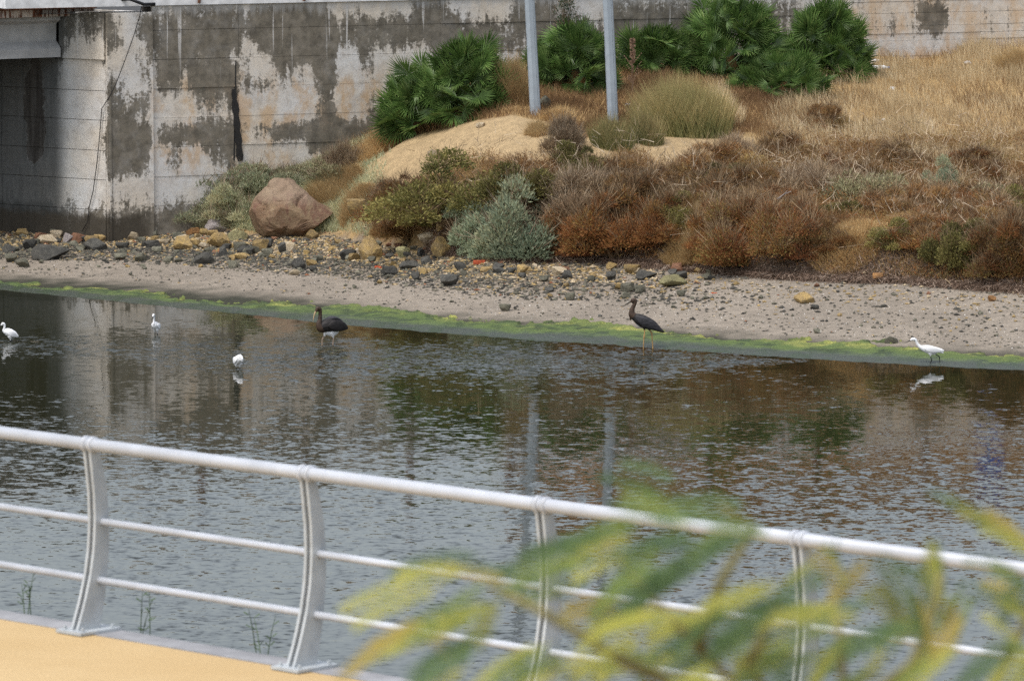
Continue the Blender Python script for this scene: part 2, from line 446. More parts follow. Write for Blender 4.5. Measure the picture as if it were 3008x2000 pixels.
# --- road and land behind the wall
M_road = simple('road_asphalt', (.06, .06, .06), .9, .2)
mb = MB(); mb.add([(-60, 95.3, 5.3), (60, 151.2, 5.3), (60, 600, 5.3), (-120, 600, 5.3), (-60, 300, 5.3)], [(0, 1, 2, 3, 4)])
mb2 = MB(); mb2.add([(-10.2, 118.35, 5.3), (60, 151.3, 5.3), (300, 700, 5.3), (-300, 700, 5.3), (-60, 160, 5.3)], [(0, 1, 2, 3, 4)])
_props(mb2.build('road', M_road), kind='structure')

# ------------------------------------------------------------------ RETAINING WALL
ROWS = [
 (25, [(0,.4),(185,.7),(300,.75),(330,.6),(360,.3),(400,.3),(445,.6),(560,.7),(700,.75),(718,.35),(740,.8),(880,.85),(955,.85),(975,.2),(1030,.25),(1045,.6),(1065,.25),(1195,.25),(1215,.85),(1315,.8),(1335,.25),(1495,.2),(1510,.75),(1620,.75),(1650,.3),(1780,.3),(1800,.65),(2200,.6),(2560,.35),(3008,.3)]),
 (80, [(0,.5),(185,.75),(205,.7),(300,.75),(345,.85),(365,.2),(390,.2),(405,.85),(445,.85),(690,.95),(870,.95),(965,1),(985,.7),(1060,.85),(1200,.8),(1215,1),(1320,1),(1340,.7),(1490,.65),(1510,.95),(1630,.9),(1650,.6),(1780,.6),(1800,.9),(2100,.9),(2540,.4),(2690,.4),(2700,1),(2770,1),(2790,.3),(3008,.35)]),
 (125, [(0,.5),(185,.75),(210,.4),(300,.35),(310,.85),(350,.8),(365,.3),(400,.3),(445,.85),(660,.95),(705,.9),(715,.2),(745,.3),(755,.9),(980,.97),(990,.8),(1210,.85),(1330,.95),(1500,.8),(1630,.95),(2000,.9),(2540,.35),(2620,.6),(2690,.4),(2700,.9),(2770,.9),(2790,.3),(3008,.4)]),
 (168, [(0,.5),(180,.6),(195,.2),(290,.25),(300,.8),(340,.3),(390,.35),(400,.5),(445,.6),(470,.85),(670,.8),(680,.4),(710,.6),(740,.4),(790,.5),(800,.95),(980,.95),(990,.3),(1040,.35),(1050,.8),(1090,.8),(1100,.35),(1250,.4),(1300,.8),(2000,.6),(2540,.3),(3008,.3)]),
 (205, [(0,.5),(175,.6),(185,.15),(300,.05),(315,.6),(345,.5),(365,.3),(380,.5),(395,.35),(440,.75),(450,.15),(468,.9),(530,.85),(545,.4),(575,.95),(685,.95),(700,.6),(740,.3),(790,.35),(815,.7),(870,.5),(915,.4),(925,1),(985,1),(995,.2),(1050,.25),(1070,.6),(1095,.6),(1110,.1),(1300,.2),(2500,.2),(3008,.3)]),
 (248, [(0,.5),(175,.6),(190,.1),(300,.05),(320,.75),(350,.7),(370,.25),(385,.5),(400,.3),(440,.6),(450,.25),(470,.85),(530,.8),(545,.35),(570,.85),(690,.8),(700,.6),(780,.7),(800,.5),(880,.45),(930,.5),(940,.95),(985,.95),(998,.2),(1060,.1),(1075,.5),(1095,.5),(1105,.1),(2500,.2),(3008,.2)]),
 (295, [(0,.5),(170,.55),(185,.15),(300,.05),(315,.5),(330,.85),(360,.8),(375,.3),(390,.8),(430,.8),(445,.25),(480,.35),(550,.25),(600,.6),(680,.65),(692,.15),(760,.2),(860,.35),(930,.25),(940,.8),(975,.8),(985,.05),(1065,.05),(1078,.55),(1095,.5),(1105,.05),(3008,.2)]),
 (335, [(0,.5),(170,.55),(185,.1),(300,.05),(315,.8),(400,.8),(415,.3),(430,.7),(445,.2),(540,.3),(570,.25),(600,.5),(685,.55),(695,.15),(930,.2),(945,.9),(985,.9),(1000,.2),(1070,.15),(1085,.7),(1110,.6),(1130,.2),(3008,.2)]),
 (372, [(0,.5),(170,.55),(185,.1),(300,.05),(312,.95),(440,.95),(450,.4),(490,.7),(690,.85),(700,.5),(790,.6),(810,.85),(900,.85),(1000,.9),(1060,.7),(1130,.8),(3008,.3)]),
 (400, [(0,.5),(170,.55),(185,.1),(300,.05),(312,.97),(440,.97),(450,.4),(480,.8),(690,.85),(705,.4),(790,.5),(805,.9),(900,.9),(910,.6),(920,.97),(1050,.95),(1130,.8)]),
 (430, [(0,.5),(170,.55),(185,.1),(300,.1),(312,.97),(440,.97),(450,.15),(490,.5),(590,.35),(610,.8),(690,.85),(700,.3),(780,.2),(800,.5),(890,.3),(910,.85),(1000,.8),(1060,.6),(1130,.5)]),
 (470, [(0,.5),(170,.5),(185,.1),(300,.1),(312,.6),(330,.95),(430,.95),(445,.2),(470,.15),(485,.55),(530,.5),(545,.08),(615,.08),(630,.7),(690,.75),(700,.3),(760,.25),(930,.15),(945,.65),(1010,.6),(1130,.3)]),
 (530, [(0,.45),(170,.5),(185,.1),(300,.15),(315,.2),(340,.5),(370,.3),(440,.3),(450,.2),(540,.15),(640,.2),(690,.4),(1000,.3)]),
 (580, [(0,.45),(170,.45),(180,.15),(195,.7),(225,.7),(235,.2),(290,.3),(305,.7),(320,.45),(350,.6),(440,.5),(1000,.4)]),
 (622, [(0,.97),(180,.95),(195,.8),(235,.6),(300,.85),(320,.7),(440,.8),(1000,.7)]),
 (675, [(0,1),(180,1),(200,.8),(230,.8),(240,.95),(300,.95),(440,.95),(1000,.9)]),
]
def wall_xz(x, y):
    X = -8.84
    for _ in range(12):
        Yq = Ywall(X) if x >= 305 else 118.45 + (-8.84 - X) * .71
        X = on_y(x, y, Yq)[0]
    return X, on_y(x, y, Ywall(X) if x >= 305 else 118.45 + (-8.84 - X) * .71)[2]
XA, XB = -11.6, 13.2
g = NG('stained_concrete', .92, .15)
P = g.pos()
wob = g.vmath('MULTIPLY', g.vmath('SUBTRACT', g.noise(P, 2.6, 5, .6, color=True), (.5, .5, .5)), (.42, 0, .40))
wob2 = g.vmath('MULTIPLY', g.vmath('SUBTRACT', g.noise(P, 14, 4, .6, color=True), (.5, .5, .5)), (.12, 0, .10))
Pw = g.vmath('ADD', P, g.vmath('ADD', wob, wob2)); wx, wy, wz = g.sep(Pw); ox, oy, oz = g.sep(P)
fx = g.math('DIVIDE', g.math('SUBTRACT', wx, XA), XB - XA, clamp=True)
zs = [wall_xz(800, y)[1] for y, _ in ROWS]
tot = None
for i, (y, st) in enumerate(ROWS):
    stops = []
    for x, v in st:
        p = (wall_xz(x, y)[0] - XA) / (XB - XA)
        stops.append((min(max(p, 0), 1), v))
    assert len(stops) <= 32, (y, len(stops))
    r = g.ramp(fx, stops)
    up = zs[i - 1] if i > 0 else zs[0] + 2
    dn = zs[i + 1] if i < len(ROWS) - 1 else zs[-1] - 3
    a = g.math('DIVIDE', g.math('SUBTRACT', up, wz), up - zs[i], clamp=True) if i > 0 else 1.0
    b = g.math('DIVIDE', g.math('SUBTRACT', wz, dn), zs[i] - dn, clamp=True) if i < len(ROWS) - 1 else 1.0
    w_ = g.math('MINIMUM', a, b)
    tv = g.math('MULTIPLY', r, w_)
    tot = tv if tot is None else g.math('ADD', tot, tv)
fine = g.noise(P, 13, 7, .74)
strk = g.noise(g.comb(g.math('MULTIPLY', ox, 7.0), g.math('MULTIPLY', oy, 3.0), g.math('MULTIPLY', oz, .55)), 1.0, 4, .6)
under = g.step(ox, -9.65, -10.05)                     # the face under the bridge: wet-stained, with the deck's shade painted into its colour
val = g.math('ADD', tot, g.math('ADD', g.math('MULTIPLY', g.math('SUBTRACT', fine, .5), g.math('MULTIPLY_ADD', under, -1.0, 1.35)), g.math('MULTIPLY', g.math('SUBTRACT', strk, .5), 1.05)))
mask = g.math('MULTIPLY', g.step(val, .47, .70), g.step(g.noise(P, 3.5, 5, .6), .25, .6, .80, 1.0))
big = g.noise(P, .8, 3); med = g.noise(P, 5, 5, .65); tiny = g.noise(P, 60, 3, .6)
light = g.mix(g.step(big, .35, .65), (.63, .615, .59), (.65, .58, .485))
light = g.mix(g.math('MULTIPLY', g.step(med, .42, .72), .5), light, (.36, .31, .255))
# rust bleeding out of the lower lifts
rz = g.math('MULTIPLY', g.step(oz, 1.4, 2.2), g.step(oz, 4.2, 3.6))
rx = g.math('MULTIPLY', g.step(ox, -8.1, -7.6), 1.0)
rn = g.noise(g.comb(g.math('MULTIPLY', ox, 1.6), 0.0, g.math('MULTIPLY', oz, .9)), 1.3, 5, .65)
rust = g.math('MULTIPLY', g.math('MULTIPLY', rz, rx), g.step(rn, .46, .60))
rfar = g.math('MULTIPLY', g.step(ox, 6.5, 8), g.math('MULTIPLY', g.step(rn, .45, .62), .8))
light = g.mix(g.math('MULTIPLY', g.math('ADD', rust, rfar, clamp=True), .55), light, (.50, .30, .12))
darkc = g.mix(g.step(med, .3, .7), (.110, .098, .078), (.195, .172, .135))
darkc = g.mix(g.math('MULTIPLY', g.step(tiny, .60, .75), .55), darkc, (.30, .275, .23))
colr = g.mix(mask, light, darkc)
# white lime runs below the coping
lm = g.noise(g.comb(g.math('MULTIPLY', ox, 11.0), g.math('MULTIPLY', oy, 4.0), g.math('MULTIPLY', oz, .32)), 1.0, 2, .5)
lime = g.math('MULTIPLY', g.step(lm, .655, .70), g.math('MULTIPLY', g.step(oz, 3.6, 4.9), g.step(fine, .35, .5)))
colr = g.mix(g.math('MULTIPLY', lime, .75), colr, (.62, .60, .57))
cap = g.math('MULTIPLY', g.step(g.math('ADD', oz, g.math('MULTIPLY', g.math('SUBTRACT', strk, .5), .8)), 5.22, 5.48), .6)
colr = g.mix(g.math('MULTIPLY', cap, g.step(ox, -8.2, -7.9)), colr, (.50, .49, .47))
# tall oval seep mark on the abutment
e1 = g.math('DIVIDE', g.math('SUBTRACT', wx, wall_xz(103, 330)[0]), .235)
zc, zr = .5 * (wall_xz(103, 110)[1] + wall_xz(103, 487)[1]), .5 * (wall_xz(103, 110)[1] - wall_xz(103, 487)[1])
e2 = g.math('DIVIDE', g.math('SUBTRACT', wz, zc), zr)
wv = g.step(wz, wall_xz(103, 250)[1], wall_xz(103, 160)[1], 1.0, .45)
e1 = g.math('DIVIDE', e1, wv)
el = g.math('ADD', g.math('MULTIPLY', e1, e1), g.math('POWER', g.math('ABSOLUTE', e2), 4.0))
# blue-grey tone on the abutment face only: stain plus painted-in bridge shade
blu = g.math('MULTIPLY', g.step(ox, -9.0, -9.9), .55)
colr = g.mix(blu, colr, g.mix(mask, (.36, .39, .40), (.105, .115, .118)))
colr = g.mix(g.math('MULTIPLY', under, g.math('MULTIPLY', g.step(el, .95, 1.05), .85)), colr, g.mix(g.step(strk, .35, .65), (.028, .032, .033), (.070, .075, .075)))  # deck shade put into the concrete colour, around the oval mark
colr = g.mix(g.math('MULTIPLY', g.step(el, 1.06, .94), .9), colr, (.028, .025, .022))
# tidemark
tide = g.step(g.math('ADD', oz, g.math('MULTIPLY', g.math('SUBTRACT', med, .5), .35)), 1.02, .80)
colr = g.mix(g.math('MULTIPLY', tide, g.math('MULTIPLY', .85, g.step(ox, -7.7, -8.2))), colr, (.050, .042, .031))
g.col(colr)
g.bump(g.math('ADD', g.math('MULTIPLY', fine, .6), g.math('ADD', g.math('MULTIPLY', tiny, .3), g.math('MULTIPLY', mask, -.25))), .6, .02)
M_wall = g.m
M_core = simple('wall_core', (.07, .06, .05), .95, .1)
M_white = simple('white_coping', (.72, .72, .72), .8, .2, var=.18, scale=6)
M_rust = simple('rusty_iron', (.16, .075, .045), .85, .2, var=.6, scale=14)
M_tar = simple('tar', (.012, .012, .013), .45, .5, var=.6, scale=30)
M_cable = simple('cable_rubber', (.014, .014, .016), .6, .3)

WU = np.array((1, .47)); WU = WU / np.linalg.norm(WU); WN = np.array((WU[1], -WU[0]))     # along the wall, out towards the river
W0 = np.array((-7.86, Ywall(-7.86)))
def wp(a, out, z): q = W0 + WU * a + WN * out; return Vector((q[0], q[1], z))
wall = thing('retaining_wall', 'long stained concrete retaining wall with white coping behind the palms', 'wall', (W0[0], W0[1], 0))
mb = MB(); mb.prism([wp(-.0, -.05, -1.0), wp(24.5, -.05, -1.0), wp(24.5, -.6, -1.0), wp(0, -.6, -1.0)], (0, 0, 6.42)); mb.build('wall_core', M_core, wall)
LIFT = [5.455, 4.92, 4.28, 3.64, 3.0, 2.36, 1.72, 1.08, .44]
aj = [0.0, 2.02, 6.9, 11.5, 16.4, 20.8, 24.4]
rr_ = random.Random(5)
for j in range(len(aj) - 1):
    lifts = LIFT if aj[j] < 15 else sorted(set(LIFT + [5.19, 4.62, 4.44, 4.1, 3.92, 3.8]), reverse=True)
    for i in range(len(lifts) - 1):
        zt, zb = lifts[i], lifts[i + 1]
        am = .5 * (aj[j] + aj[j + 1]); Xm = (W0 + WU * am)[0]
        zg = min(Zwall((W0 + WU * aj[j])[0]), Zwall((W0 + WU * aj[j + 1])[0]))
        if zt < zg - .25: continue
        o = rr_.uniform(-.012, .012); gp = rr_.uniform(.0015, .005); ga = .002
        c = wp(am, -.03 + o * .5, .5 * (zt + zb))
        mb = MB(); hx = .5 * (aj[j + 1] - aj[j]) - ga
        mb.box(c, Vector((*(WU * hx), 0)), Vector((*(WN * (.06 + o * .5)), 0)), Vector((0, 0, .5 * (zt - zb) - gp)))
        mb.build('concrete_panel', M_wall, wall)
mb = MB(); mb.prism([wp(-3.4, .07, 5.46), wp(24.5, .07, 5.46), wp(24.5, -.5, 5.46), wp(-3.4, -.5, 5.46)], (0, 0, .26)); mb.build('coping', M_white, wall)
# tar strip along a joint
mb = MB()
x0, z0 = wall_xz(684, 262); x1, z1 = wall_xz(703, 473)
def wpx(X, out, z): a = (X - W0[0]) / WU[0]; return wp(a, out, z)
pl = []; pr = []
for i in range(15):
    t = i / 14; X = x0 + (x1 - x0) * t; z = z0 + (z1 - z0) * t; w_ = (.028 + .036 * min(1, t * 5)) * (1 + .25 * math.sin(i * 2.1)); pl.append(wpx(X - w_, .035, z)); pr.append(wpx(X + w_, .035, z))
mb.prism(pl + pr[::-1], (WN[0] * .03, WN[1] * .03, 0)); mb.build('tar_strip', M_tar, wall)
mb = MB(); x0, z0 = wall_xz(690, 180); x1, z1 = wall_xz(700, 470)
mb.prism([wpx(x0 - .008, .032, z0), wpx(x0 + .012, .032, z0), wpx(x1 - .09, .032, z1), wpx(x1 - .12, .032, z1)], (WN[0] * .012, WN[1] * .012, 0)); mb.build('tar_drip', M_tar, wall)

# guard rail posts standing on the coping (rusty feet at the picture's top edge, the rest mirrored in the river)
rail_posts = []
for k, (x, lab) in enumerate(((585, 'rusty guard post foot on the white coping, left of the tar streak'), (893, 'rusty guard post foot on the coping, between tar streak and leftmost palm'), (1203, 'rusty guard post foot on the coping, above the left side of the leftmost palm'), (1500, 'rusty guard post foot on the coping, just left of the left lamp post'), (1795, 'rusty guard post foot on the coping, behind the right lamp post'), (2090, 'rusty guard post foot on the coping, behind the tallest palm'), (2410, 'rusty guard post on the coping above the dark round palm'), (2730, 'rusty guard post on the coping above the dark patch of the right wall'))):
    X, z = wall_xz(x, 6); a = (X - W0[0]) / WU[0]; c = wp(a, -.03, 5.72)
    t = thing('guard_post', lab, 'post', c, 0, 'rusty guard posts on the wall coping')
    mb = MB(); mb.box(c + Vector((0, 0, .02)), (.11, .05, 0), (-.05, .10, 0), (0, 0, .02)); mb.build('foot_plate', M_rust, t)
    mb = MB(); mb.box(c + Vector((0, 0, .54)), (.065, .03, 0), (-.03, .065, 0), (0, 0, .5)); mb.build('upright', M_rust, t)
    mb = MB(); mb.tube([wp(a, .05, 5.66), wp(a - .03, .10, 5.62), wp(a - .05, .12, 5.50)], .035, 6); mb.build('drain_spout', M_rust, t)

# ------------------------------------------------------------------ BRIDGE ABUTMENT + BRIDGE
C0 = np.array((-8.84, 118.45)); FD = np.array((-.815, .578))            # left face runs back under the bridge
FNn = np.array((-.578, -.815))
ab = thing('bridge_abutment', 'pale stained concrete bridge abutment with a plastered pilaster at its corner', 'abutment', (C0[0], C0[1], 0))
def fp(a, out, z): q = C0 + FD * a + FNn * out; return Vector((q[0], q[1], z))
flift = [4.30, 3.62, 2.98, 2.32, 1.68, 1.02, .3, -.6]
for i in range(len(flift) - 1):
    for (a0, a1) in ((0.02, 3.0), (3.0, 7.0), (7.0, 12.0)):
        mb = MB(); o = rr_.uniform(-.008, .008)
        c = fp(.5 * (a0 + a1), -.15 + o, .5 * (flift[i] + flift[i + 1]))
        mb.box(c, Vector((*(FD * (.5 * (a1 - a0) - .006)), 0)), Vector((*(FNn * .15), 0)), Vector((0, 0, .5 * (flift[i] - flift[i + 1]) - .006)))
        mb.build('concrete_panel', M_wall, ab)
mb = MB(); mb.prism([fp(.02, -.03, -.8), fp(12, -.03, -.8), fp(12, -1.2, -.8), fp(-.2, -1.2, -.8)], (0, 0, 5.1)); mb.build('abutment_core', M_core, ab)
# bearing block above the seat, open towards the bridge
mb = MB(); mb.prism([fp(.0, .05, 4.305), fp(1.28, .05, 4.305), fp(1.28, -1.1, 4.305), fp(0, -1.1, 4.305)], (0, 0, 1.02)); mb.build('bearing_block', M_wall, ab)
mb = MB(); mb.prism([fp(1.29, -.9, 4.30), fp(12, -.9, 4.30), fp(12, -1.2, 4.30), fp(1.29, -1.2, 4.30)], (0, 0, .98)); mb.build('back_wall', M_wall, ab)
# pilaster between the abutment's face and the wall
pA = C0 + WU * 0.0; pB = W0
def pp(t, out, z): q = C0 + (pB - C0) * t; return Vector((q[0] + WN[0] * out, q[1] + WN[1] * out, z))
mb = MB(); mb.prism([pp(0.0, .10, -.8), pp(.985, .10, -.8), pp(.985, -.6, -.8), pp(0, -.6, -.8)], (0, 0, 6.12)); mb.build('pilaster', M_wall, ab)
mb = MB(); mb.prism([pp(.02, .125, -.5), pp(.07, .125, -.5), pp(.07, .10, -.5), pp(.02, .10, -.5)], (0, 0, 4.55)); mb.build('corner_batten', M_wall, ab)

GD = np.array((-.83, -.56)); GD = GD / np.linalg.norm(GD); GB = np.array((-GD[1], GD[0])) * 1.0
if GB[1] < 0: GB = -GB
G0 = np.array(fp(1.19, .10, 0)[:2])
br = thing('bridge', 'concrete girder bridge with a rusty deck edge leaving the picture top left', 'bridge', (G0[0], G0[1], 4.3))
M_gird = simple('girder_concrete', (.40, .40, .395), .85, .2, var=.22, scale=2.2)
M_deck = simple('deck_concrete', (.22, .21, .20), .9, .2, var=.3, scale=1.5)
def gp_(a, b, z): q = G0 + GD * a + GB * b; return Vector((q[0], q[1], z))
for k in range(5):
    b0 = .42 + k * 2.1
    sec = [(-.42, 4.33), (.42, 4.33), (.42, 4.50), (.34, 4.56), (.12, 4.62), (.12, 5.02), (.30, 5.10), (.30, 5.22), (-.42, 5.22), (-.42, 5.14), (-.24, 5.06), (-.22, 4.68), (-.36, 4.58), (-.42, 4.52)]
    a_ = -.0 if k == 0 else 1.0 + k * .8 * 0
    mb = MB(); mb.prism([gp_(a_ - .0 , b0 + b, z) for b, z in sec], (GD[0] * 26, GD[1] * 26, 0)); mb.build('girder', M_gird, br)
mb = MB(); mb.prism([gp_(-.1, -.12, 5.225), gp_(26, -.12, 5.225), gp_(26, 10, 5.225), gp_(-.1, 10, 5.225)], (0, 0, .22)); mb.build('deck', M_deck, br)
gR = NG('rust_streaked_paint', .8, .25); Pq = gR.pos(); qx, qy, qz = gR.sep(Pq)
sn = gR.noise(gR.comb(gR.math('MULTIPLY', qx, 9.0), gR.math('MULTIPLY', qy, 9.0), gR.math('MULTIPLY', qz, 1.5)), 1.0, 4, .6)
gR.col(gR.mix(gR.step(sn, .44, .56), (.55, .50, .46), gR.mix(gR.step(gR.noise(Pq, 20, 4), .4, .6), (.20, .075, .04), (.10, .045, .03)))); M_rpaint = gR.m
mb = MB(); mb.prism([gp_(-.75, -.16, 5.23), gp_(26, -.16, 5.23), gp_(26, -.20, 5.23), gp_(-.75, -.20, 5.23)], (0, 0, .16)); mb.build('edge_beam', M_rpaint, br)
mb = MB(); mb.prism([gp_(-.75, -.16, 5.39), gp_(26, -.16, 5.39), gp_(26, -.30, 5.39), gp_(-.75, -.30, 5.39)], (0, 0, .03)); mb.build('edge_flange', M_rust, br)
mb = MB(); mb.prism([gp_(-.85, -.1, 5.452), gp_(26, -.1, 5.452), gp_(26, -.16, 5.452), gp_(-.85, -.16, 5.452)], (0, 0, .16)); mb.build('kerb_plate', M_rpaint, br)

# cables: a thick one along the deck edge, a thin one hanging down the pilaster
mb = MB(); pts = [gp_(26, -.34, 5.50)] + [gp_(a, -.34, 5.47 + .02 * math.sin(a * 1.7)) for a in (16, 8, 4, 2.4, 1.2, .3)] + [gp_(-.4, -.36, 5.56)] + [pp(.45, .22, 5.62), pp(.75, .22, 5.50), pp(1.0, .2, 5.50)]
mb.tube(pts, .035, 8); o = mb.build('utility_cable', M_cable, None, True); _props(o, 'thick black cable lying along the rusty bridge edge', 'cable')
mb = MB()
def ppx(x, y, out=.16):
    X, z = wall_xz(max(x, 312), y); q = C0 + WU * ((X - C0[0]) / WU[0]); v = Vector((q[0] + WN[0] * out, q[1] + WN[1] * out, z)); return v
pts = [ppx(408, 18), ppx(403, 45), ppx(385, 105), ppx(360, 175), ppx(335, 240), ppx(316, 280)]
for x, y in ((303, 320), (297, 400), (289, 480), (278, 560), (266, 610), (262, 650), (245, 680)):
    X, z = wall_xz(x, y); a = -(X - C0[0]) / .815; pts.append(fp(a, .05, z))
mb.tube(pts, .010, 6); o = mb.build('hanging_wire', M_cable, None, True); _props(o, 'thin black wire hanging down the corner of the bridge abutment', 'wire')

# ------------------------------------------------------------------ beyond the frame, but mirrored in the river
M_bwn = simple('ochre_render', (.36, .19, .085), .9, .1, var=.12, scale=.6); M_pale = simple('pale_render', (.55, .53, .5), .9, .1, var=.1, scale=.6); M_glass = simple('dark_window', (.03, .035, .04), .15, .5, var=.1)
bd = thing('building', 'low ochre building beyond the road, seen only mirrored in the river', 'building', (1.0, 146, 5.3))
mb = MB(); mb.box((15, 150, 7.9), (14, 4.5, 0), (-1.2, 4, 0), (0, 0, 2.6)); mb.build('wall', M_bwn, bd)
mb = MB(); mb.box((15, 150, 10.58), (14.4, 4.63, 0), (-1.3, 4.3, 0), (0, 0, .09)); rf = mb.build('roof', M_pale, bd)
for k in range(6):
    cx = 3.2 + k * 4.7; cy = 146.1 + (cx - 15 + 1.2) * .3214 - .08
    mb = MB(); mb.box((cx, cy, 8.3), (.7, .225, 0), (-.02, .06, 0), (0, 0, .7)); mb.build('window', M_glass, bd)
M_blue = simple('blue_sign_face', (.02, .085, .42), .4, .4, var=.05); M_galv = simple('galvanised_steel', (.30, .345, .385), .55, .4, 0.0, var=.10, scale=5)
X, z = wall_xz(2940, 6); a = (X - W0[0]) / WU[0]; q = wp(a, -.35, 5.7)
sg = thing('road_sign', 'round blue road sign on a pole, seen only mirrored in the river', 'sign', q)
mb = MB(); mb.tube([q, q + Vector((0, 0, 1.35))], .035, 8); mb.build('pole', M_galv, sg, True)
mb = MB(); c = q + Vector((WN[0] * .05, WN[1] * .05, .95)); mb.tube([c, c + Vector((WN[0] * .02, WN[1] * .02, 0))], .45, 28); mb.build('sign_disc', M_blue, sg)

# two leaning octagonal lamp posts
def lamp_post(xb, yb, lean_px, label):
    b = hit(xb, yb); t = thing('lamp_post', label, 'lamp post', b, 0, 'grey steel posts on the bank')
    sl = -lean_px
    Hh = 9.0
    mb = MB(); top = Vector((b[0] + sl * Hh, b[1], b[2] + Hh))
    V = []; F = []
    for i, (f, r) in enumerate(((-.02, .122), (1, .085))):
        c = Vector(b) + (top - Vector(b)) * f
        for k in range(8):
            an = math.pi / 8 + k * math.pi / 4 + .2; V.append(c + Vector((math.cos(an) * r, math.sin(an) * r, 0)))
    for k in range(8): F.append((k, (k + 1) % 8, 8 + (k + 1) % 8, 8 + k))
    F.append(tuple(range(8))[::-1]); F.append(tuple(range(8, 16)))
    mb.add(V, F); mb.build('shaft', M_galv, t)
    mb = MB()
    s_ = Vector((.088, -.088, 0)); mb.prism([Vector(b) + s_ + Vector((-.012, -.012, 0)), Vector(b) + s_ + Vector((.012, .012, 0)), top + s_ * .7 + Vector((.010, .010, 0)), top + s_ * .7 + Vector((-.010, -.010, 0))], (.012, -.012, 0)); mb.build('seam_rib', M_galv, t)
    mb = MB(); mb.box(top + Vector((-.35, -.15, .05)), (.45, .18, 0), (-.05, .13, 0), (0, 0, .06)); mb.build('lamp_head', M_galv, t)
    return t
lamp_post(1573, 338, .052, 'left grey octagonal lamp post standing behind the sand heap')
lamp_post(1801, 362, .045, 'right grey octagonal lamp post beside the tuft of rushes')

# ------------------------------------------------------------------ RAILING on the promenade
M_rail = simple('painted_rail', (.47, .495, .54), .38, .5, 0.0, var=.14, scale=3); M_post = simple('post_steel', (.42, .45, .47), .5, .4, 0.0, var=.12, scale=9)
rl = thing('promenade_railing', 'light grey metal railing with bowed posts along the promenade edge', 'railing', rp(0, 0, ZD))
STEP = math.hypot(1.190, 1.166)
A0, A1 = -2 * STEP - .4, 6 * STEP
def rV(a, n, z): return Vector(rp(a, n, z))
ZT = ZD + 1.0
mb = MB(); mb.tube([rV(A0, 0, ZT), rV(A1, 0, ZT)], .034, 20); mb.build('top_rail', M_rail, rl, True)
mb = MB(); mb.tube([rV(A0, .055, ZD + .585), rV(A1, .055, ZD + .585)], .020, 14); mb.build('middle_rail', M_rail, rl, True)
mb = MB(); mb.tube([rV(A0, .030, ZD + .275), rV(A1, .030, ZD + .275)], .020, 14); mb.build('lower_rail', M_rail, rl, True)
RD3 = Vector((RD[0], RD[1], 0)); RN3 = Vector((RN[0], RN[1], 0))
for i in range(-1, 6):
    a = i * STEP
    mb = MB(); prof = []
    for s_ in range(17):
        z = s_ / 16 * .985
        n = np.interp(z, [0, .15, .3, .45, .6, .75, .9, 1.0], [-.050, -.004, .030, .050, .055, .045, .020, 0])
        w_ = np.interp(z, [0, .15, .3, .45, .6, .8, 1.0], [.158, .135, .115, .102, .094, .082, .060]) * .5
        prof.append((n, w_, ZD + .008 + z * .99))
    for off in (-.031, .013):
        L = [rV(a + off, n - w_, z) for n, w_, z in prof]; Rr = [rV(a + off, n + w_, z) for n, w_, z in prof]
        V = []; F = []
        for l, r in zip(L, Rr): V += [l, r, r + RD3 * .018, l + RD3 * .018]
        m = len(prof)
        for j in range(m - 1):
            for q in range(4):
                F.append((j * 4 + q, j * 4 + (q + 1) % 4, (j + 1) * 4 + (q + 1) % 4, (j + 1) * 4 + q))
        F.append((3, 2, 1, 0)); F.append((4 * m - 4, 4 * m - 3, 4 * m - 2, 4 * m - 1))
        mb.add(V, F)
    po = mb.build('post', M_post, rl)
    # slim spacer between the two plates, set back
    mb = MB(); mb.prism([rV(a - .013, n, z) for n, w_, z in prof[::4]] + [rV(a - .013, n + w_ * .6, z) for n, w_, z in prof[::4]][::-1], RD3 * .026); mb.build('spacer', simple('dark_gap', (.12, .12, .13), .7) if i == -1 else bpy.data.materials['dark_gap'], po)
    mb = MB(); mb.box(rV(a, -.02, ZD + .013), RD3 * .10, RN3 * .145, (0, 0, .008)); bp_ = mb.build('base_plate', M_post, po)
    for sx_ in (-.07, .07):
        for sn_ in (-.125, .085):
            mb = MB(); mb.tube([rV(a + sx_, sn_, ZD + .02), rV(a + sx_, sn_, ZD + .04)], .011, 6); mb.build('bolt', M_post, po)
    for off in (-.026, .026):
        mb = MB(); mb.tube([rV(a + off - .012, 0, ZT), rV(a + off + .012, 0, ZT)], .044, 20); mb.build('collar', M_rail, po, True)

# ------------------------------------------------------------------ VEGETATION
def unit(n, rng):
    v = rng.normal(size=(n, 3)); return v / np.linalg.norm(v, axis=1, keepdims=True)
def leaf_quads(P, D, L, W, rng, bend=0.0):
    """little diamond leaves: root P, direction D, length L, width W"""
    n = len(P); s = np.cross(D, unit(n, rng)); s /= np.linalg.norm(s, axis=1, keepdims=True) + 1e-9
    L = np.asarray(L)[:, None]; W = np.asarray(W)[:, None]
    m = P + D * L * .5
    V = np.stack([P, m + s * W * .5, P + D * L, m - s * W * .5], 1).reshape(-1, 3)
    F = np.arange(4 * n).reshape(n, 4)
    return V, F
def twig_quads(A, B, w, rng):
    n = len(A); D = B - A; s = np.cross(D, unit(n, rng)); s /= np.linalg.norm(s, axis=1, keepdims=True) + 1e-9
    w = np.broadcast_to(np.asarray(w), (n,))[:, None]
    V = np.stack([A - s * w, A + s * w, B + s * w * .3, B - s * w * .3], 1).reshape(-1, 3)
    return V, np.arange(4 * n).reshape(n, 4)
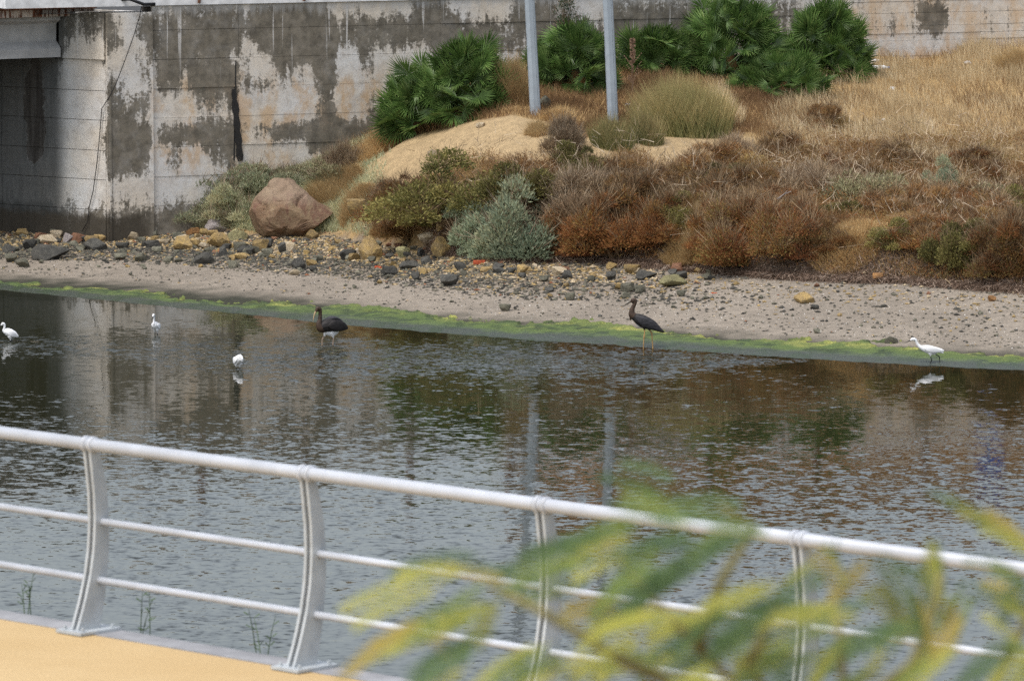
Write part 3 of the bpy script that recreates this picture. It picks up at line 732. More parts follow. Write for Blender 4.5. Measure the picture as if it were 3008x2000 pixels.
def bush_mesh(name, seed, w, d, h, nleaf, ll, lw, mats, ntwig=900, lobes=14, rough_top=.3, upb=.5, twig_len=.22, stick=0.0):
    """w,d,h in metres: a dome of clumped leaves on fine twigs; mats = (leaf, twig)"""
    r = np.random.default_rng(seed)
    cen = r.uniform(-1, 1, (lobes * 10, 3)); cen[:, 2] = np.abs(cen[:, 2]) * .9
    cen = cen[(np.abs(cen[:, 0]) ** 1.6 + np.abs(cen[:, 1]) ** 1.6 + .95 * cen[:, 2] ** 1.6) < .80][:int(lobes * 1.7)]
    rad = r.uniform(.15, .40, len(cen)) * (1.15 - .45 * cen[:, 2])
    k = r.choice(len(cen), nleaf, p=rad ** 2 / (rad ** 2).sum())
    u = unit(nleaf, r); u[:, 2] = np.abs(u[:, 2]) * 1.0 - .25
    rr = r.uniform(.35, 1.0, nleaf) ** .45
    P = cen[k] + u * (rad[k] * rr * (1 + rough_top * r.normal(size=nleaf) * .5))[:, None]
    P[:, 2] = np.abs(P[:, 2])
    sc = np.array((w * .5 / .92, d * .5 / .92, h / 1.05))
    O = u * .8 + np.array((0, 0, upb)) + unit(nleaf, r) * .75
    O /= np.linalg.norm(O, axis=1, keepdims=True)
    L = ll * r.uniform(.6, 1.4, nleaf); W = lw * r.uniform(.7, 1.3, nleaf)
    V1, F1 = leaf_quads(P * sc, O, L, W, r)
    ct = r.uniform(0, 1, len(cen))
    t1 = np.clip(.55 * ct[k] + .45 * r.uniform(0, 1, nleaf) + .12 * r.normal(size=nleaf), 0, 1)
    # twigs: from the heart of a lobe outwards, some poking out
    kt = r.integers(0, len(cen), ntwig); ut = unit(ntwig, r); ut[:, 2] = np.abs(ut[:, 2]) * .9 + .1
    A = cen[kt] + ut * (rad[kt] * r.uniform(.1, .8, ntwig))[:, None]; A[:, 2] = np.abs(A[:, 2])
    A = A * sc; Dt = ut * .8 + np.array((0, 0, .45)) + unit(ntwig, r) * .45; Dt /= np.linalg.norm(Dt, axis=1, keepdims=True)
    B = A + Dt * (twig_len * r.uniform(.5, 1.5 + stick, ntwig))[:, None]
    V2, F2 = twig_quads(A, B, r.uniform(.003, .006, ntwig), r)
    # a few woody stems from the root
    ns = 40
    ks = r.integers(0, len(cen), ns); A3 = np.stack([r.normal(0, .06 * w, ns), r.normal(0, .06 * d, ns), np.full(ns, -.1)], 1); B3 = cen[ks] * sc
    V3, F3 = twig_quads(A3, B3, np.full(ns, .010), r)
    V = np.concatenate([V1, V2, V3]); F = np.concatenate([F1, F2 + len(V1), F3 + len(V1) + len(V2)])
    mi = np.concatenate([np.zeros(len(F1)), np.ones(len(F2) + len(F3))]).astype(int)
    tint = np.concatenate([t1, r.uniform(0, 1, len(F2) + len(F3))])
    return np_mesh(name, V, F, list(mats), mi, {'tint': tint})
def blades(P, Ht, lean, width, rng, wind=(-.25, 0.0), curve=.5):
    """grass blades with a bend: 1 quad + 1 tri each"""
    n = len(P); a = rng.uniform(0, 2 * np.pi, n)
    dirx = np.cos(a) * lean + wind[0] * rng.uniform(.4, 1.4, n); diry = np.sin(a) * lean + wind[1]
    s = np.stack([np.sin(a + 1.3), np.cos(a + 1.3), np.zeros(n)], 1)
    # keep blades readable from the river side
    s[:, 0] = np.abs(s[:, 0]) + .4; s /= np.linalg.norm(s, axis=1, keepdims=True)
    w = np.asarray(width)[:, None] if hasattr(width, '__len__') else width
    H_ = np.asarray(Ht)[:, None]
    D = np.stack([dirx, diry, np.zeros(n)], 1)
    m = P + D * H_ * (.5 - .25 * curve) + np.array((0, 0, 1)) * H_ * .55
    t = P + D * H_ * 1.0 + np.array((0, 0, 1)) * H_ * (1 - .22 * curve * np.linalg.norm(D, axis=1, keepdims=True))
    V = np.stack([P - s * w, P + s * w, m + s * w * .75, m - s * w * .75, t], 1).reshape(-1, 3)
    b = np.arange(n)[:, None] * 5
    return V, np.concatenate([b + np.array((0, 1, 2, 3))], 1), b + np.array((3, 2, 4))
def grass_obj(name, P, Ht, lean, width, rng, mat, tint, wind=(-.25, 0), curve=.5):
    V, Q, T = blades(P, Ht, lean, width, rng, wind, curve)
    me = np_mesh(name, V, [Q, T], [mat], None, {'tint': np.concatenate([tint, tint])})
    return link_mesh(name, me)

MT_rust = foliage('rusty_leaf', (.185, .070, .026), (.31, .135, .048), (.36, .26, .085), .35)
MT_rust2 = foliage('russet_leaf', (.245, .115, .050), (.36, .200, .080), (.43, .350, .14), .35)
MT_dark = foliage('dark_brown_leaf', (.13, .050, .024), (.25, .100, .038), (.22, .19, .060), .3)
MT_olive = foliage('yellow_green_leaf', (.075, .080, .026), (.19, .175, .055), (.36, .30, .10), .25)
MT_sage = foliage('silver_leaf', (.18, .235, .155), (.32, .375, .25), (.46, .45, .26), .35)
MT_weed = foliage('grey_green_weed', (.26, .30, .18), (.45, .47, .30), (.60, .53, .31), .4)
MT_pale = foliage('pale_sage_leaf', (.20, .205, .115), (.31, .30, .17), (.42, .37, .21), .25)
MT_mauve = foliage('mauve_twig_leaf', (.24, .152, .09), (.34, .24, .145), (.44, .335, .20), .3)
MT_twig = foliage('twig', (.15, .098, .058), (.25, .18, .112), (.40, .325, .235), 0)
MT_twig_d = foliage('dark_twig', (.10, .062, .034), (.20, .130, .070), (.34, .25, .15), 0)
MT_straw = foliage('straw', (.45, .33, .18), (.66, .52, .31), (.78, .66, .44), .25, obvar=.12)
MT_tan = foliage('tan_grass', (.30, .185, .080), (.46, .310, .145), (.60, .45, .23), .3)
MT_brown = foliage('brown_grass', (.18, .098, .048), (.31, .185, .090), (.46, .31, .155), .3)
MT_rush = foliage('rush', (.10, .125, .045), (.25, .23, .095), (.43, .32, .155), .3)
MT_root = foliage('pale_root', (.085, .055, .038), (.24, .165, .12), (.50, .41, .33), 0)

PR = {}
def protos(key, n, **kw):
    PR[key] = [bush_mesh(key + '_shrub', 100 + hash_(key) + i * 7, **kw) for i in range(n)]
def hash_(s): return sum(ord(c) * (i + 3) for i, c in enumerate(s)) % 997
protos('rust', 3, w=1.7, d=1.5, h=1.05, nleaf=21000, ll=.055, lw=.013, mats=(MT_rust, MT_twig_d), ntwig=2200, stick=.3)
protos('russet', 2, w=1.7, d=1.5, h=.8, nleaf=17000, ll=.065, lw=.011, mats=(MT_rust2, MT_twig_d), ntwig=1500, stick=.3)
protos('dark', 2, w=1.7, d=1.5, h=1.2, nleaf=20000, ll=.05, lw=.014, mats=(MT_dark, MT_twig_d), ntwig=2600, stick=.3)
protos('olive', 2, w=1.9, d=1.6, h=1.2, nleaf=15000, ll=.055, lw=.026, mats=(MT_olive, MT_twig_d), ntwig=1200)
protos('sage', 2, w=1.2, d=1.1, h=1.0, nleaf=13000, ll=.055, lw=.018, mats=(MT_sage, MT_twig), ntwig=700, upb=.9)
protos('weed', 3, w=1.5, d=1.4, h=.6, nleaf=11000, ll=.055, lw=.017, mats=(MT_weed, MT_twig), ntwig=700, upb=1.0)
protos('pale', 2, w=1.5, d=1.3, h=.7, nleaf=10000, ll=.06, lw=.018, mats=(MT_pale, MT_twig), ntwig=1000, upb=.9)
protos('mauve', 2, w=1.6, d=1.4, h=.8, nleaf=15000, ll=.06, lw=.011, mats=(MT_mauve, MT_twig), ntwig=3600, stick=.4, twig_len=.20)
PDIM = {'rust': (1.7, 1.05), 'russet': (1.7, .8), 'dark': (1.7, 1.2), 'olive': (1.9, 1.2), 'sage': (1.2, 1.0), 'weed': (1.5, .6), 'pale': (1.5, .7), 'mauve': (1.6, .8)}
PNAME = {'rust': 'heath_shrub', 'russet': 'heath_shrub', 'dark': 'heath_shrub', 'olive': 'leafy_shrub', 'sage': 'silver_shrub', 'weed': 'weed_clump', 'pale': 'sage_shrub', 'mauve': 'twiggy_shrub'}
cnt = {}
def shrub(kind, x, yb, wp_, hp_, label, group=None, cat='shrub'):
    p = hit(x, yb); sc = FPX / p[1]
    me = PR[kind][cnt.get(kind, 0) % len(PR[kind])]; i = cnt.get(kind, 0); cnt[kind] = i + 1
    o = bpy.data.objects.new(PNAME[kind], me); COL.objects.link(o)
    w0, h0 = PDIM[kind]; sx_ = 1.14 * wp_ / sc / w0; sz_ = 1.06 * hp_ / sc / h0 * (.8 if kind == 'weed' else 1)
    o.location = (p[0], p[1], p[2] - .06); o.scale = (sx_, (sx_ + sz_) * .5 * .9, sz_)
    o.rotation_euler = (0, 0, random.uniform(0, 6.28) if abs(sx_ - 1) < .25 else random.choice((0, math.pi)) + random.uniform(-.4, .4))
    return _props(o, label, cat, group)
SH = [
 # front row along the scarp, left to right
 ('rust', 1145, 650, 210, 130, 'low reddish-brown shrub right of the big boulder'),
 ('russet', 1210, 690, 250, 120, 'brown scrubby shrub under the left edge of the big olive bush'),
 ('rust', 1190, 610, 230, 110, 'reddish shrub at the foot of the sand heap'),
 ('olive', 1350, 640, 390, 210, 'big yellow-green bush left of the silver bushes'),
 ('olive', 1530, 590, 280, 140, 'yellow-green bush between sand heap and silver bush'),
 ('olive', 1260, 655, 190, 120, 'olive bush merging into the reddish scrub near the ochre rocks'),
 ('sage', 1372, 712, 160, 145, 'small silver-green bush, leftmost of the three'),
 ('sage', 1545, 752, 270, 225, 'large silver-green bush above the loose red brick'),
 ('sage', 1440, 748, 200, 140, 'low silver-green bush between its two taller neighbours'),
 ('mauve', 1705, 640, 280, 140, 'grey-mauve twiggy shrub right of the large silver bush'),
 ('dark', 1700, 742, 220, 200, 'dark brown bush touching the large silver bush'),
 ('rust', 1830, 740, 290, 215, 'broad rusty bush overhanging the beach behind the standing stork'),
 ('rust', 1960, 700, 210, 150, 'rust-red shrub left of the straw-coloured gap in the bank'),
 ('dark', 2170, 768, 260, 215, 'tall dark russet bush hanging down to the sand'),
 ('rust', 2130, 720, 230, 160, 'rusty bush topping the tall dark russet bush'),
 ('dark', 2330, 752, 230, 205, 'blackish bush with green shoots in the middle of the bank'),
 ('rust', 2300, 700, 220, 130, 'orange-brown shrub above the blackish bush'),
 ('olive', 2800, 788, 170, 165, 'yellow-green bush hanging over the scarp at the right'),
 ('dark', 2930, 806, 220, 180, 'dark russet bush at the far right foot of the bank'),
 ('rust', 2995, 780, 210, 180, 'red-brown bush cut by the right edge of the picture'),
 ('olive', 2880, 720, 170, 90, 'small olive shrub above the bush at the right edge'),
 # second row
 ('russet', 1890, 615, 270, 130, 'russet scrub above the broad rusty bush'),
 ('russet', 2060, 630, 280, 130, 'russet scrub in the middle of the slope'),
 ('russet', 2170, 590, 270, 120, 'brown twiggy scrub in the middle of the slope'),
 ('rust', 2270, 640, 250, 110, 'rust-coloured scrub left of the pale sage patch'),
 ('mauve', 2385, 575, 240, 120, 'grey-mauve twiggy shrub left of the pale sage patch'),
 ('pale', 2545, 590, 270, 105, 'pale sage patch, largest on the right slope'),
 ('olive', 2480, 645, 190, 75, 'olive tuft under the large pale sage patch'),
 ('russet', 2610, 650, 250, 110, 'russet scrub under the large pale sage patch'),
 ('russet', 2740, 640, 240, 120, 'russet-brown twiggy shrub below the upright sage plant'),
 ('rust', 2720, 720, 260, 110, 'rust-coloured scrub left of the hanging yellow-green bush'),
 ('russet', 2900, 660, 250, 110, 'russet scrub at the right edge below the pale grass'),
 ('sage', 2755, 565, 120, 110, 'upright grey-green sage plant on the right slope'),
 ('pale', 2920, 600, 230, 80, 'pale sage patch near the right edge'),
 ('dark', 2835, 590, 40, 70, 'small dark dead plant standing before the pale grass'),
 # third row
 ('dark', 2440, 512, 200, 80, 'dark tangled thicket in the middle of the right slope'),
 ('russet', 2120, 490, 230, 90, 'dry brown brushwood right of the bare sand patch'),
 ('russet', 1990, 545, 200, 65, 'russet shrub below the bare sand patch'),
 ('mauve', 2160, 470, 120, 75, 'leaning grey brushwood on the bare sand patch'),
 ('olive', 1690, 510, 240, 110, 'greenish scrub at the right end of the sand heap'),
 ('russet', 1790, 540, 230, 90, 'brown twiggy scrub below the greenish scrub'),
 ('rust', 2870, 500, 240, 80, 'brown seed-headed shrub near the right edge'),
 ('russet', 2640, 490, 230, 80, 'brown dried weeds in the straw-coloured grass'),
 ('russet', 2430, 380, 180, 90, 'brown dried weeds below the lowest fan palm'),
 ('russet', 2290, 470, 240, 90, 'reddish dried weeds right of the rushes'),
 # left: grey-green weeds on the spoil heap at the wall
 ('weed', 432, 655, 130, 90, 'grey-green weeds against the pilaster, leftmost of the weed bank'),
 ('weed', 520, 640, 220, 120, 'grey-green weeds climbing towards the concrete wall'),
 ('weed', 620, 590, 230, 120, 'green weeds at the foot of the tar streak'),
 ('weed', 600, 650, 200, 90, 'silvery weeds above the grey pointed stone'),
 ('weed', 690, 640, 170, 130, 'silvery weeds touching the left side of the big boulder'),
 ('weed', 720, 560, 230, 110, 'green weeds behind the top of the big boulder'),
 ('weed', 850, 540, 210, 85, 'pale weeds along the wall behind the boulder'),
 ('pale', 950, 530, 200, 80, 'dry pale weeds below the sand heap'),
 ('mauve', 1005, 505, 110, 105, 'bare brown brushwood against the wall left of the sand heap'),
 ('pale', 655, 668, 130, 60, 'dry yellowish weeds left of the big boulder foot'),
 ('mauve', 1660, 455, 130, 110, 'thin dark-stemmed weed on the front of the sand heap'),
]
for s_ in SH: shrub(*s_)
FL = {'rust': 'low rust-red heath shrub in the massed scrub of the slope', 'russet': 'low russet-brown heath shrub in the massed scrub of the slope', 'olive': 'low olive-green shrub in the massed scrub of the slope', 'dark': 'low dark brown shrub in the massed scrub of the slope'}
rfl = random.Random(3)
for i in range(46):
    kd = rfl.choice(('rust', 'rust', 'russet', 'russet', 'olive', 'dark'))
    x = rfl.uniform(1640, 3020); y = rfl.uniform(520 if x > 1900 else 560, 700 + (x - 1640) * .05)
    shrub(kd, x, y, rfl.uniform(90, 190), rfl.uniform(45, 100), FL[kd], 'massed ' + kd + ' coloured shrubs of the slope')

# --- straw mounds, rushes: tussocks of blades
def tussock(name, x, yb, wpx, hpx, n, mat, label, cat, lean=.35, width=.004, wind=(-.12, 0), group=None, rng=RNG, hvar=.45):
    p = hit(x, yb); sc = FPX / p[1]; w = wpx / sc; h = hpx / sc
    r = np.sqrt(rng.uniform(0, 1, n)); a = rng.uniform(0, 6.283, n)
    X = p[0] + np.cos(a) * r * w * .42; Y = p[1] + np.sin(a) * r * w * .36
    Z = H(X, Y) - .02
    Ht = h * (1 - .45 * r ** 2) * rng.uniform(1 - hvar, 1.05, n) * (1.0 if mat is MT_rush else (.45 + .75 * vnoise(X, Y, 3.2, 78)))
    P = np.stack([X - p[0], Y - p[1], Z - p[2]], 1)
    V, Q, T = blades(P, Ht, lean * (0.4 + r), np.full(n, width), rng, wind)
    # outward splay
    tt = np.clip(.5 * rng.uniform(0, 1, n) + .5 * vnoise(X, Y, 3.0, 77), 0, 1)
    me = np_mesh(name, V, [Q, T], [mat], None, {'tint': np.concatenate([tt * .75, .35 + .65 * tt])})
    o = link_mesh(name, me); o.location = p
    return _props(o, label, cat, group)
tussock('rush_tussock', 2010, 395, 340, 205, 5200, MT_rush, 'large tuft of tall green and brown rushes in front of the palms', 'rushes', .30, .006, (-.10, 0))
tussock('rush_tussock', 2130, 370, 140, 150, 1500, MT_straw, 'dry whitish grass tuft at the right side of the rushes', 'grass tuft', .3, .004)
tussock('rush_tussock', 1800, 430, 150, 120, 1200, MT_rush, 'green-stemmed rushes round the foot of the right lamp post', 'rushes', .35, .005)
tussock('rush_tussock', 1900, 420, 120, 130, 900, MT_rush, 'thin rushes between right lamp post and large tuft', 'rushes', .35, .005)
tussock('grass_mound', 2040, 705, 200, 95, 7000, MT_tan, 'straw-orange grass cascading down the gap between two russet bushes', 'grass tuft', .55, .006, (0, -.15))
tussock('grass_mound', 2510, 705, 350, 75, 11000, MT_tan, 'orange dry grass mound on the scarp, left of the bare dark earth', 'grass tuft', .55, .006, (-.05, -.15))
tussock('grass_mound', 2650, 680, 260, 65, 7000, MT_tan, 'orange dry grass above the bare dark earth', 'grass tuft', .55, .006, (-.05, -.15))
tussock('grass_mound', 985, 570, 190, 90, 5000, MT_tan, 'golden dry grass right behind the boulder', 'grass tuft', .5, .006)
tussock('grass_mound', 1050, 600, 110, 70, 2600, MT_tan, 'short golden grass between boulder and reddish shrub', 'grass tuft', .5, .006)
tussock('grass_mound', 1150, 425, 140, 110, 2400, MT_tan, 'brown dry grass under the left end of the leftmost palm', 'grass tuft', .5, .005)
tussock('grass_mound', 1065, 470, 150, 80, 2200, MT_tan, 'brown dry grass between wall and sand heap', 'grass tuft', .5, .005)
tussock('grass_mound', 1525, 300, 110, 200, 2600, MT_tan, 'tall orange dry grass left of the left lamp post', 'grass tuft', .3, .005)
tussock('grass_mound', 1650, 360, 150, 60, 2200, MT_tan, 'golden dry grass between the two lamp posts', 'grass tuft', .5, .005)
tussock('grass_mound', 1590, 390, 120, 50, 1500, MT_tan, 'short brown grass at the crest of the sand heap', 'grass tuft', .5, .005)
tussock('grass_mound', 2990, 215, 130, 110, 2600, MT_tan, 'golden grass bush against the wall at the right edge', 'grass tuft', .45, .006)

# --- grass cover (uncountable)
def cover(name, label, n, test, hfun, mat, width, seed, cat='grass', lean=.5, wind=(-.3, 0), tintfun=None, xr=(-11, 14), yr=(99, 129)):
    r = np.random.default_rng(seed)
    X = r.uniform(*xr, n * 6); Y = r.uniform(*yr, n * 6)
    ok = (Y > Yv(X) + .15) & (Y < Ywall(X) - .08)
    X, Y = X[ok], Y[ok]; Z = H(X, Y); px, py = project(np.stack([X, Y, Z], 1))
    ok = (px > -60) & (px < 3070) & (py > 60)
    X, Y, Z, px, py = X[ok], Y[ok], Z[ok], px[ok], py[ok]
    d = test(X, Y, px, py); ok = r.uniform(0, 1, len(X)) < d
    X, Y, Z, px, py = [q[ok][:n] for q in (X, Y, Z, px, py)]
    Ht = hfun(X, Y, px, py) * r.uniform(.5, 1.25, len(X))
    tt = np.clip(.45 * r.uniform(0, 1, len(X)) + .55 * vnoise(X, Y, 1.7, seed), 0, 1) if tintfun is None else tintfun(X, Y, r)
    o = grass_obj(name, np.stack([X, Y, Z - .01], 1), Ht, lean, np.full(len(X), width) * r.uniform(.6, 1.3, len(X)), r, mat, tt, wind)
    return _props(o, label, cat, kind='stuff')
def notsand(X, Y):
    a, b = mound(X, Y); return 1 - smooth(.30, .45, np.maximum(a, b) + .2 * (vnoise(X, Y, 3.0, 22) - .5))
def f_straw(X, Y, px, py):
    core = smooth(2230, 2480, px + .5 * (py - 300)) * (1 - smooth(470, 620, py))
    return core * (.25 + .75 * smooth(.3, .6, vnoise(X, Y, .9, 61)))
def f_brown(X, Y, px, py):
    return notsand(X, Y) * (1 - .85 * smooth(2230, 2480, px + .5 * (py - 300)) * (1 - smooth(470, 620, py))) * (.35 + .65 * smooth(.3, .65, vnoise(X, Y, 1.1, 62))) * smooth(.2, .8, Y - Yv(X)) * smooth(950, 1100, px)
def f_low(X, Y, px, py):
    return notsand(X, Y) * (1 - .8 * smooth(2230, 2480, px + .5 * (py - 300)) * (1 - smooth(470, 620, py))) * (1 - smooth(.3, .6, vnoise(X, Y, 1.3, 63)) * .7) * smooth(950, 1100, px)
def f_left(X, Y, px, py):
    return 1 - smooth(950, 1150, px)
cover('straw_grass', 'pale straw-coloured grass bending in the wind on the right slope', 80000, f_straw, lambda X, Y, px, py: .20 + .22 * smooth(.35, .7, vnoise(X, Y, .8, 64)), MT_straw, .0045, 201, wind=(-.42, -.05))
cover('brown_grass', 'brown dried grass and weeds between the shrubs of the bank', 95000, f_brown, lambda X, Y, px, py: .13 + .24 * vnoise(X, Y, 1.2, 65), MT_brown, .005, 202, wind=(-.2, 0))
cover('golden_grass', 'short golden grass covering the upper bank', 40000, f_low, lambda X, Y, px, py: .08 + .16 * vnoise(X, Y, 1.5, 66), MT_tan, .005, 203, wind=(-.1, 0))
cover('green_weeds', 'low grey-green weeds covering the spoil bank at the wall', 34000, f_left, lambda X, Y, px, py: .10 + .12 * vnoise(X, Y, 2.2, 67), MT_weed, .008, 204, wind=(0, 0), cat='weeds', xr=(-9.5, -2.5), yr=(113, 122))
# low heath scrub between the shrubs (uncountable): leaf by leaf on the ground
def scrub(name, label, n, mat, seed, zone, hmax, xr, yr):
    r = np.random.default_rng(seed); X = r.uniform(*xr, n * 3); Y = r.uniform(*yr, n * 3)
    ok = (Y > Yv(X) + .05) & (Y < Ywall(X) - .15); X, Y = X[ok], Y[ok]; Z = H(X, Y); px, py = project(np.stack([X, Y, Z], 1))
    ok = r.uniform(size=len(X)) < zone(X, Y, px, py); X, Y, Z = X[ok][:n], Y[ok][:n], Z[ok][:n]; n = len(X)
    hl = hmax * (.25 + .75 * vnoise(X, Y, 1.5, seed)) * (.5 + .5 * vnoise(X, Y, 4.5, seed + 1))
    P = np.stack([X, Y, Z + hl * r.uniform(0, 1, n) ** .6], 1); D = unit(n, r) * .8 + np.array((0, -.1, .7)); D /= np.linalg.norm(D, axis=1, keepdims=True)
    V, F = leaf_quads(P, D, .07 * r.uniform(.6, 1.4, n), .013 * r.uniform(.7, 1.3, n), r)
    t = np.clip(.45 * r.uniform(0, 1, n) + .55 * vnoise(X, Y, 1.1, seed + 2) + .1 * r.normal(size=n), 0, 1)
    o = link_mesh(name, np_mesh(name, V, F, [mat], None, {'tint': t})); _props(o, label, 'scrub', kind='stuff')
def z_mid(X, Y, px, py): return notsand(X, Y) * smooth(1180, 1300, px) * smooth(390, 470, py + .06 * (px - 1500) * (px < 2300) * 0) * (.35 + .65 * smooth(.3, .55, vnoise(X, Y, .8, 91)))
scrub('heath_scrub', 'low russet heath scrub filling the slope between the shrubs', 130000, MT_rust2, 301, z_mid, .55, (-3.2, 13), (101, 119))
scrub('heath_scrub', 'low rust-red heath scrub on the lower slope', 50000, MT_rust, 302, lambda X, Y, px, py: z_mid(X, Y, px, py) * smooth(560, 640, py), .55, (-3.2, 13), (101, 116))
scrub('spoil_weeds', 'grey-green weeds carpeting the spoil bank by the wall', 42000, MT_weed, 303, lambda X, Y, px, py: (1 - smooth(800, 960, px)) * smooth(380, 440, px), .30, (-9, -3.5), (114, 121))
def twigs():
    r = np.random.default_rng(97); n = 2600; X = r.uniform(-3, 13, n * 4); Y = r.uniform(101, 119, n * 4)
    ok = (Y > Yv(X) + .2) & (Y < Ywall(X) - .3); X, Y = X[ok], Y[ok]; Z = H(X, Y); px, py = project(np.stack([X, Y, Z], 1))
    ok = r.uniform(size=len(X)) < z_mid(X, Y, px, py); X, Y, Z = X[ok][:n], Y[ok][:n], Z[ok][:n]; n = len(X)
    A = np.stack([X, Y, Z + r.uniform(.1, .75, n)], 1); D = unit(n, r) * .8 + np.array((0, 0, .55)); D /= np.linalg.norm(D, axis=1, keepdims=True)
    M_ = A + D * r.uniform(.12, .30, n)[:, None]; D2 = D + unit(n, r) * .5; B = M_ + D2 * r.uniform(.08, .22, n)[:, None]; C_ = M_ + (D + unit(n, r) * .7) * r.uniform(.06, .18, n)[:, None]
    V1, F1 = twig_quads(A, M_, r.uniform(.004, .009, n), r); V2, F2 = twig_quads(M_, B, r.uniform(.003, .006, n), r); V3, F3 = twig_quads(M_, C_, r.uniform(.002, .005, n), r)
    V = np.concatenate([V1, V2, V3]); F = np.concatenate([F1, F2 + len(V1), F3 + 2 * len(V1)]); t = np.clip(r.normal(.6, .3, n), 0, 1)
    o = link_mesh('dead_twigs', np_mesh('dead_twigs', V, F, [MT_twig], None, {'tint': np.tile(t, 3)})); _props(o, 'pale dead twigs sticking out of the massed scrub', 'twigs', kind='stuff')
twigs()
# dead roots and litter hanging out of the scarp
def roots():
    r = np.random.default_rng(71); n = 34000
    px = r.uniform(1240, 3060, n); X0 = np.array([on_z(x, 800, .7)[0] for x in np.linspace(1200, 3100, 40)]); X = np.interp(px, np.linspace(1200, 3100, 40), X0)
    Y = Yv(X) + np.abs(r.normal(0, .55, n)) - .28 + .25 * (vnoise(X, X * 0, 1.4, 72) - .5)
    Z = H(X, Y) + r.uniform(0, .10, n)
    A = np.stack([X, Y, Z], 1); D = unit(n, r) * .6 + np.array((0, -.5, -.35)); D /= np.linalg.norm(D, axis=1, keepdims=True)
    B = A + D * r.uniform(.06, .24, n)[:, None]
    B[:, 2] = np.maximum(B[:, 2], H(B[:, 0], B[:, 1]) + .004)
    V, F = twig_quads(A, B, r.uniform(.003, .009, n), r)
    o = link_mesh('dead_roots', np_mesh('dead_roots', V, F, [MT_root], None, {'tint': np.clip(r.beta(1.2, 2.2, n), 0, 1)}))
    _props(o, 'tangle of dead roots and dry litter along the eroded edge', 'roots', kind='stuff')
roots()
# eroded lumps of dark earth in the scarp
# --- fan palms
MT_palm = foliage('palm_blade', (.050, .100, .026), (.118, .200, .050), (.24, .305, .105), .3, .45, .30)
MT_palm.node_tree.nodes['Principled BSDF'].inputs['Specular IOR Level'].default_value = .5
MT_palm_dry = foliage('dry_palm_blade', (.16, .09, .035), (.26, .17, .07), (.36, .27, .12), .15, .7, .3)
def frond_mesh(seed, mat, R=.40, pet=.50, nseg=27, span=2.05, cone=.22):
    r = np.random.default_rng(seed); V = []; F = []; tint = []
    # petiole, slightly arched, along +X; the blade's plane is XY
    pts = [np.array((pet * t, 0, -.05 * math.sin(t * 2.2))) for t in np.linspace(0, 1, 4)]
    for i, p in enumerate(pts):
        for s_ in ((0, .008, 0), (0, -.008, 0), (0, 0, -.010)): V.append(p + np.array(s_))
    for i in range(3):
        for k in range(3): F.append((i * 3 + k, i * 3 + (k + 1) % 3, i * 3 + 3 + (k + 1) % 3, i * 3 + 3 + k)); tint.append(.25)
    hub = pts[-1]
    for i in range(nseg):
        f = (i / (nseg - 1) - .5) * 2; an = f * span + r.normal(0, .03)
        L = R * (1 - .22 * abs(f) ** 2) * r.uniform(.9, 1.08)
        droop = r.uniform(-.10, .03)
        d = np.array((math.cos(an), math.sin(an), 0)); q = np.array((-math.sin(an), math.cos(an), 0)); up = np.array((0, 0, 1.0))
        w = R * .040
        o = len(V)
        m = hub + d * L * .52 + up * cone * L * .5
        tip = hub + d * L + up * (cone * L * .9 + droop * L)
        V += [hub, m + q * w + up * .014, m - up * .008, m - q * w + up * .014, tip]
        F += [(o, o + 2, o + 1), (o, o + 3, o + 2), (o + 1, o + 2, o + 4), (o + 2, o + 3, o + 4)]
        t = np.clip(.5 + r.normal(0, .17), 0, 1); tint += [t * .8, t * .8, t, t]
    me_ = np_mesh('frond', np.array(V), [np.array([f for f in F if len(f) == 4]), np.array([f for f in F if len(f) == 3])], [mat], None, {'tint': np.array(tint[:9] + tint[9:])})
    return me_
FR = [frond_mesh(300 + i, MT_palm, R=.37 + .022 * i, pet=.45 + .06 * (i % 3), span=1.75 + .12 * (i % 3), cone=.12 + .10 * (i % 3)) for i in range(6)]
FRD = [frond_mesh(330 + i, MT_palm_dry, R=.30, pet=.40, span=1.2, cone=-.1) for i in range(2)]
